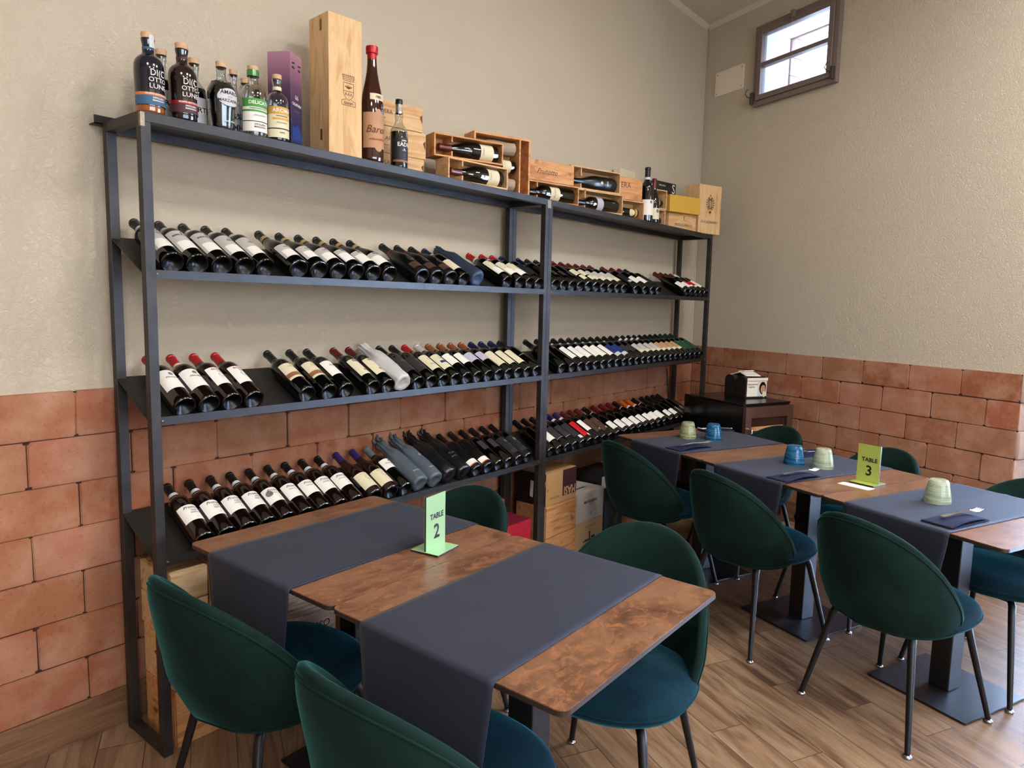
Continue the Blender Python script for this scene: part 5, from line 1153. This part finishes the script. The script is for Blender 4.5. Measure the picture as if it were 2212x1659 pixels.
# ------------------------------------------------------------------ boxes on the floor under the rack
def floor_boxes():
    def carton(x0, x1, y0, y1, z0, z1, m, label, text=(), top=None, side=None, name='carton', group='boxes under the rack', extra=None):
        t = thing(name, label, 'box', T(x0, y0, z0), group); b = BM(); b.box(0, x1-x0, 0, y1-y0, 0, z1-z0, .0015); bd = b.obj('box_body', M_[m], t)
        if top: b = BM(); b.box(.001, x1-x0-.001, .001, y1-y0-.001, z1-z0-.0004, z1-z0+.0008); b.obj('box_flap', M_[top], t)
        if text or extra:
            b = BM(); face_text(b, text)
            if extra: extra(b)
            b.obj('printing', None, bd)
        return t, bd
    def sidetext(bd, items, D):
        b = BM(); MS = Matrix.Rotation(R(-90), 4, 'Z')
        for s, size, y, z, m in items: flat_text(b, s, size, Matrix.Translation((-.0011, y, z)) @ MS, M_[m])
        b.obj('side_printing', None, bd)
    # left end stack of pine cases
    def stack(x0, x1, z0, z1, m, lab, st=None):
        t = wood_box(T(x0, .018, z0), x1-x0, .218, z1-z0, lab, m, group='pine cases stacked under the left end of the rack')
        b = BM(); b.box(.004, x1-x0-.004, .012, .205, z1-z0, z1-z0+.004, .001); b.obj('case_rim', M_[m], t)
        if st:
            b = BM(); MS = Matrix.Rotation(R(-90), 4, 'Z')
            for s, size, y, z, mm in st: flat_text(b, s, size, Matrix.Translation((-.0011, y, z)) @ MS, M_[mm])
            b.obj('side_printing', None, t)
    stack(.047, .172, .500, .602, 'pine_pale', 'topmost pale pine case at the left end under the lowest shelf')
    stack(.047, .172, .385, .4955, 'pine', 'second pine case from the top at the left end under the lowest shelf')
    stack(.180, .300, .385, .600, 'pine_pale', 'pale pine case half hidden behind the foreground runner, under the rack')
    stack(.052, .400, .200, .3805, 'pine', 'third pine case down at the left end, with a burnt drawing on its side', [('<>', .06, .11, .09, 'burn')])
    stack(.052, .400, .0, .1955, 'pine_orange', 'lowest pine case on the floor at the left end of the rack', [('VALE', .022, .15, .11, 'burn'), ('##', .03, .15, .08, 'burn_dark')])
    wood_box(T(.425, .010, 0), .262, .225, .296, 'greyish pine case with CASSO written on it, seen between the foreground tables', 'pine_grey', [('CASSO', .042, .17, .235, 'ink'), ('F', .05, .06, .262, 'ink')], group='boxes under the rack')
    carton(.720, .980, .02, .24, 0, .28, 'kraft', 'brown carton under the rack, hidden behind the table 2 tabletop')
    # red and pink cartons
    def crown(b):
        cx, cz = .155, .275; m = M_['ink_white']
        for k in range(5):
            x = -.024+.012*k; b.faces([(cx+x*.7-.004, -.0012, cz-.012), (cx+x*.7+.004, -.0012, cz-.012), (cx+x*1.25+.002, -.0012, cz+.016+.006*(k % 2)), (cx+x*1.25-.002, -.0012, cz+.016+.006*(k % 2))], [[0, 1, 2, 3]], m)
        b.faces([(cx-.022, -.0014, cz-.02), (cx+.022, -.0014, cz-.02), (cx+.020, -.0014, cz-.011), (cx-.020, -.0014, cz-.011)], [[0, 1, 2, 3]], m)
    t, bd = carton(1.610, 1.965, .012, .235, 0, .352, 'red_card', 'crimson carton with a white crown and NUOVE, under the rack behind table 2', [('NUOVE', .032, .190, .215, 'ink_white')], 'red_card_top', extra=crown)
    carton(1.500, 1.815, .075, .235, .3530, .478, 'pink_card', 'magenta carton lying on the crimson carton under the rack')
    # second bay
    t, bd = carton(2.120, 2.420, .030, .235, .374, .560, 'kraft', 'brown carton with upside-down MASI on a maroon band, top of its stack', [('- - - -', .009, .11, .16, 'burn'), ('- - - -', .009, .11, .135, 'burn'), ('VITISOTSOC', .016, .085, .040, 'burn'), ('III', .02, .015, .09, 'burn_dark')])
    b = BM(); b.faces([(.160, -.0009, .033), (.299, -.0009, .033), (.299, -.0009, .185), (.160, -.0009, .185)], [[0, 1, 2, 3]], M_['masi_brown'])
    vs, fs = text_geo('MASI', .068, .02, 0); b.faces([(.232-v[0]*.82, -.0016, .062-v[1]) for v in vs], fs, M_['paper_tan']); b.obj('maroon_band', None, bd)
    b = BM(); b.box(-.0012, 0, .002, .203, .002, .184, m=M_['masi_side']); b.obj('dark_side', None, bd)
    b = BM(); MS = Matrix.Rotation(R(-90), 4, 'Z')
    b.faces([(-.0018, .075, .030), (-.0018, .012, .018), (-.0018, .002, .145), (-.0018, .065, .160)], [[0, 1, 2, 3]], M_['white_paper']); b.faces([(-.0016, .112, .045), (-.0016, .090, .040), (-.0016, .086, .135), (-.0016, .108, .138)], [[0, 1, 2, 3]], M_['white_paper'])
    flat_text(b, 'III III', .022, Matrix.Translation((-.0022, .040, .045)) @ MS, M_['ink'], .03); flat_text(b, '- - -', .016, Matrix.Translation((-.0022, .036, .12)) @ MS, M_['ink'], .03); flat_text(b, 'MA', .04, Matrix.Translation((-.0020, .16, .15)) @ MS, M_['masi_brown']); flat_text(b, 'OS', .05, Matrix.Translation((-.0020, .15, .06)) @ MS, M_['masi_brown']); b.obj('shipping_label', None, bd)
    wood_box(T(2.118, .022, .192), .300, .215, .180, 'orange pine case with POGGIO ALLE NUOVE, below the MASI carton', 'pine_orange', [('POGGIO ALLE NUOVE', .021, .155, .085, 'burn')], group='boxes under the rack')
    wood_box(T(2.118, .022, 0), .300, .215, .1905, 'knotty pine case on the floor, bottom of the MASI stack', 'pine_orange', group='boxes under the rack')
    t, bd = carton(2.424, 2.715, .018, .238, .203, .383, 'white_card', 'off-white MAGGIARINO carton, right of the MASI stack', [('MAGGIARINO', .024, .145, .118, 'ink', .03), ('NOBILE', .012, .145, .100, 'ink'), ('- - - - -', .007, .145, .088, 'ink_grey'), ('t', .030, .145, .045, 'ink', .03), ('% %', .018, .145, .155, 'ink_grey')])
    b = BM(); flat_text(b, 'MAGGIARINO', .024, Matrix.Translation((.13, .08, .1812)) @ Matrix.Rotation(R(-90), 4, 'X'), M_['ink'], .03); b.obj('top_printing', None, bd)
    def ruin(b):
        m = M_['burn_dark']
        for x0, z0, x1, z1 in ((.07, .075, .20, .083), (.09, .083, .13, .088), (.135, .083, .15, .125), (.16, .085, .20, .100), (.132, .125, .153, .133)): b.faces([(x0, -.0012, z0), (x1, -.0012, z0), (x1, -.0012, z1), (x0, -.0012, z1)], [[0, 1, 2, 3]], m)
    carton(2.424, 2.715, .018, .238, 0, .2015, 'bamboo_card', 'beige carton with a castle drawing, beneath the MAGGIARINO carton', [('ROCCADELMACIE', .014, .145, .165, 'burn')], extra=ruin)
    carton(2.735, 2.955, .020, .235, 0, .270, 'black_card', 'black carton with a white F, on the floor right of the beige carton', [('F', .05, .09, .18, 'ink_grey'), ('- - -', .014, .16, .12, 'ink_white'), ('- -', .014, .15, .105, 'ink_white')])
    t, bd = carton(2.735, 3.000, .090, .238, .2705, .455, 'black_card', 'black carton with a white address label, on top of the F carton'); b = BM(); b.box(.07, .20, -.0012, 0, .06, .14); b.obj('address_label', M_['white_card'], bd)
    wood_box(T(2.985, .014, 0), .330, .22, .175, 'low orange pine case with large knots, under the right bay', 'pine_orange', group='boxes under the rack')
    carton(3.600, 3.860, .030, .235, 0, .205, 'black_card', 'black carton with small white marks, near the wine cooler', [('F', .04, .18, .15, 'ink_white')])
    t = thing('slatted_tray_stack', 'stack of thin black trays with pale edges on the black carton near the wine cooler', 'tray stack', T(3.640, .035, .2055), 'boxes under the rack')
    for i in range(9): b = BM(); b.box(0, .16, 0, .18, i*.024, i*.024+.019, .001, m=M_['black_card']); b.box(-.001, .161, -.001, .0, i*.024+.0165, i*.024+.019, m=M_['white_card']); b.box(.004, .156, .004, .17, i*.024+.019, i*.024+.024, m=M_['black_card']); b.obj('tray', None, t)
floor_boxes()

# ------------------------------------------------------------------ wine cooler in the corner, dispenser on it
def cooler():
    M = MR @ T(.615, -.605, 0)                                        # local x = along the wall, y towards the wall
    t = thing('wine_cooler', 'black wine cooler with a glass steel-framed door in the room corner', 'wine cooler', M); L, W, H = .560, .435, .880
    b = BM(); b.box(0, L, 0, W, .02, H-.012, .004); b.box(.002, L+.004, -.002, W+.002, H-.0115, H, .003); b.obj('cabinet', M_['fridge_black'], t)
    for x, y in ((.04, .04), (L-.04, .04), (.04, W-.04), (L-.04, W-.04)): b = BM(); b.lathe([(0, 0), (.018, 0), (.018, .02), (0, .02)], 14, M=Matrix.Translation((x, y, 0))); b.obj('foot', M_['black_paint'], t)
    x0 = L+.003; b = BM(); w = .052
    b.box(x0, x0+.03, .0, w, .05, H-.02, .002); b.box(x0, x0+.03, W-w, W, .05, H-.02, .002); b.box(x0, x0+.03, w, W-w, H-.02-w*1.4, H-.02, .002); b.box(x0, x0+.03, w, W-w, .05, .05+w, .002); d = b.obj('door', M_['fridge_steel'], t)
    b = BM(); b.box(x0+.01, x0+.016, w, W-w, .05+w, H-.02-w*1.4); b.obj('door_glass', M_['fridge_glass'], d)
    for z in (.26, .42, .58, .70): b = BM(); b.box(x0+.017, x0+.021, w+.01, W-w-.03, z, z+.028, .001); b.obj('shelf_front', M_['pine_orange'], t)
    b = BM(); b.tube([(x0+.03, w*.55, .40), (x0+.058, w*.55, .40), (x0+.058, w*.55, .72), (x0+.03, w*.55, .72)], .007, 10); b.obj('door_handle', M_['chrome'], d, 50)
    # power cord from the shelf corner down behind the cooler
    b = BM(); b.tube([(4.055, .292, 1.02), (4.065, .287, .90), (4.10, .284, .74), (4.12, .284, .50), (4.12, .284, .20)], .004, 8); tag(b.obj('power_cord', M_['black_paint'], None, 60), 'thin black power cord hanging from the rack end beside the wine cooler', 'cord')
cooler()
def dispenser():
    p = sn(.865, .268); M = T(p.x, p.y, .8802, TH-6) ; L, W, H = .225, .185, .150   # x along wall, y towards wall
    t = thing('napkin_dispenser', 'black paper napkin dispenser with an advert, standing on the wine cooler', 'dispenser', M)
    def hump(x0, x1):
        b = BM(); g = [(x0, 0), (x1, 0)]; n = 10; r = .045
        for k in range(n+1): a = R(90*k/n); g.append((x1-r+r*math.cos(a), H-r+r*math.sin(a)))
        for k in range(n+1): a = R(90+90*k/n); g.append((x0+r+r*math.cos(a), H-r+r*math.sin(a)))
        b.prism(g[1:]+[g[0]], -W/2, W/2, .003, M=Matrix(((1, 0, 0, 0), (0, 0, 1, 0), (0, 1, 0, 0), (0, 0, 0, 1)))); return b
    for x0 in (-L/2, .004): hump(x0, x0+L/2-.004).obj('dispenser_half', M_['black_card'], t, 40)
    b = BM(); b.box(-.02, .02, -W/2+.02, W/2-.02, .02, H-.02); b.obj('napkin_stack', M_['white_paper'], t)
    for k, (x, rz, ry) in enumerate(((-.045, 12, -16), (.030, -14, 10))):
        b = BM(); b.box(-.065, .065, -.055, .055, 0, .003, .0005); b.box(-.062, .062, -.05, .05, .003, .006, .0005); b.obj('napkin', M_['white_paper'], t, M=Matrix.Translation((x, .0, H+.012)) @ Matrix.Rotation(R(rz), 4, 'Z') @ Matrix.Rotation(R(ry), 4, 'Y'))
    MS = Matrix.Translation((L/2+.0012, 0, 0)) @ Matrix.Rotation(R(90), 4, 'Z')
    b = BM()
    def q(x0, x1, z0, z1, m, d=0.): b.faces([(x0, -d, z0), (x1, -d, z0), (x1, -d, z1), (x0, -d, z1)], [[0, 1, 2, 3]], M_[m], MS)
    def el(cx, cz, rx, rz, m, d): b.faces([(cx+rx*math.cos(R(a)), -d, cz+rz*math.sin(R(a))) for a in range(0, 360, 20)], [list(range(18))], M_[m], MS)
    b.box(-.085, .085, -.004, .0, .012, .120, .001, m=M_['white_paper'], M=MS); b.box(-.088, .088, -.010, .0, .1205, .142, .003, m=M_['plastic_white'], M=MS)
    ad = b.obj('advert_panel', None, t); b = BM()
    q(.006, .083, .014, .116, 'paper_silver', .0046); el(.048, .070, .030, .044, 'liquor_dark', .0050); el(.052, .062, .021, .030, 'paper_oldtan', .0054)
    el(.044, .070, .0035, .002, 'ink', .0058); el(.060, .070, .0035, .002, 'ink', .0058); el(.055, .045, .006, .002, 'ink_red', .0058); el(.060, .028, .012, .022, 'paper_cream', .0060); b.obj('advert_picture', None, ad)
    b = BM(); flat_text(b, 'Help promo', .0175, MS @ Matrix.Translation((-.040, -.0064, .098)), M_['ink_grey'], .01); flat_text(b, 'hygiene', .0175, MS @ Matrix.Translation((-.047, -.0064, .080)), M_['ink_grey'], .01); flat_text(b, '- - - - -', .008, MS @ Matrix.Translation((-.04, -.0064, .035)), M_['ink_grey']); b.obj('advert_lettering', None, ad)
dispenser()

# ------------------------------------------------------------------ renderer hints
SC.cycles.max_bounces = 10; SC.cycles.diffuse_bounces = 4; SC.cycles.glossy_bounces = 4; SC.cycles.transmission_bounces = 10
SC.cycles.caustics_reflective = False; SC.cycles.caustics_refractive = False; SC.cycles.sample_clamp_indirect = 6
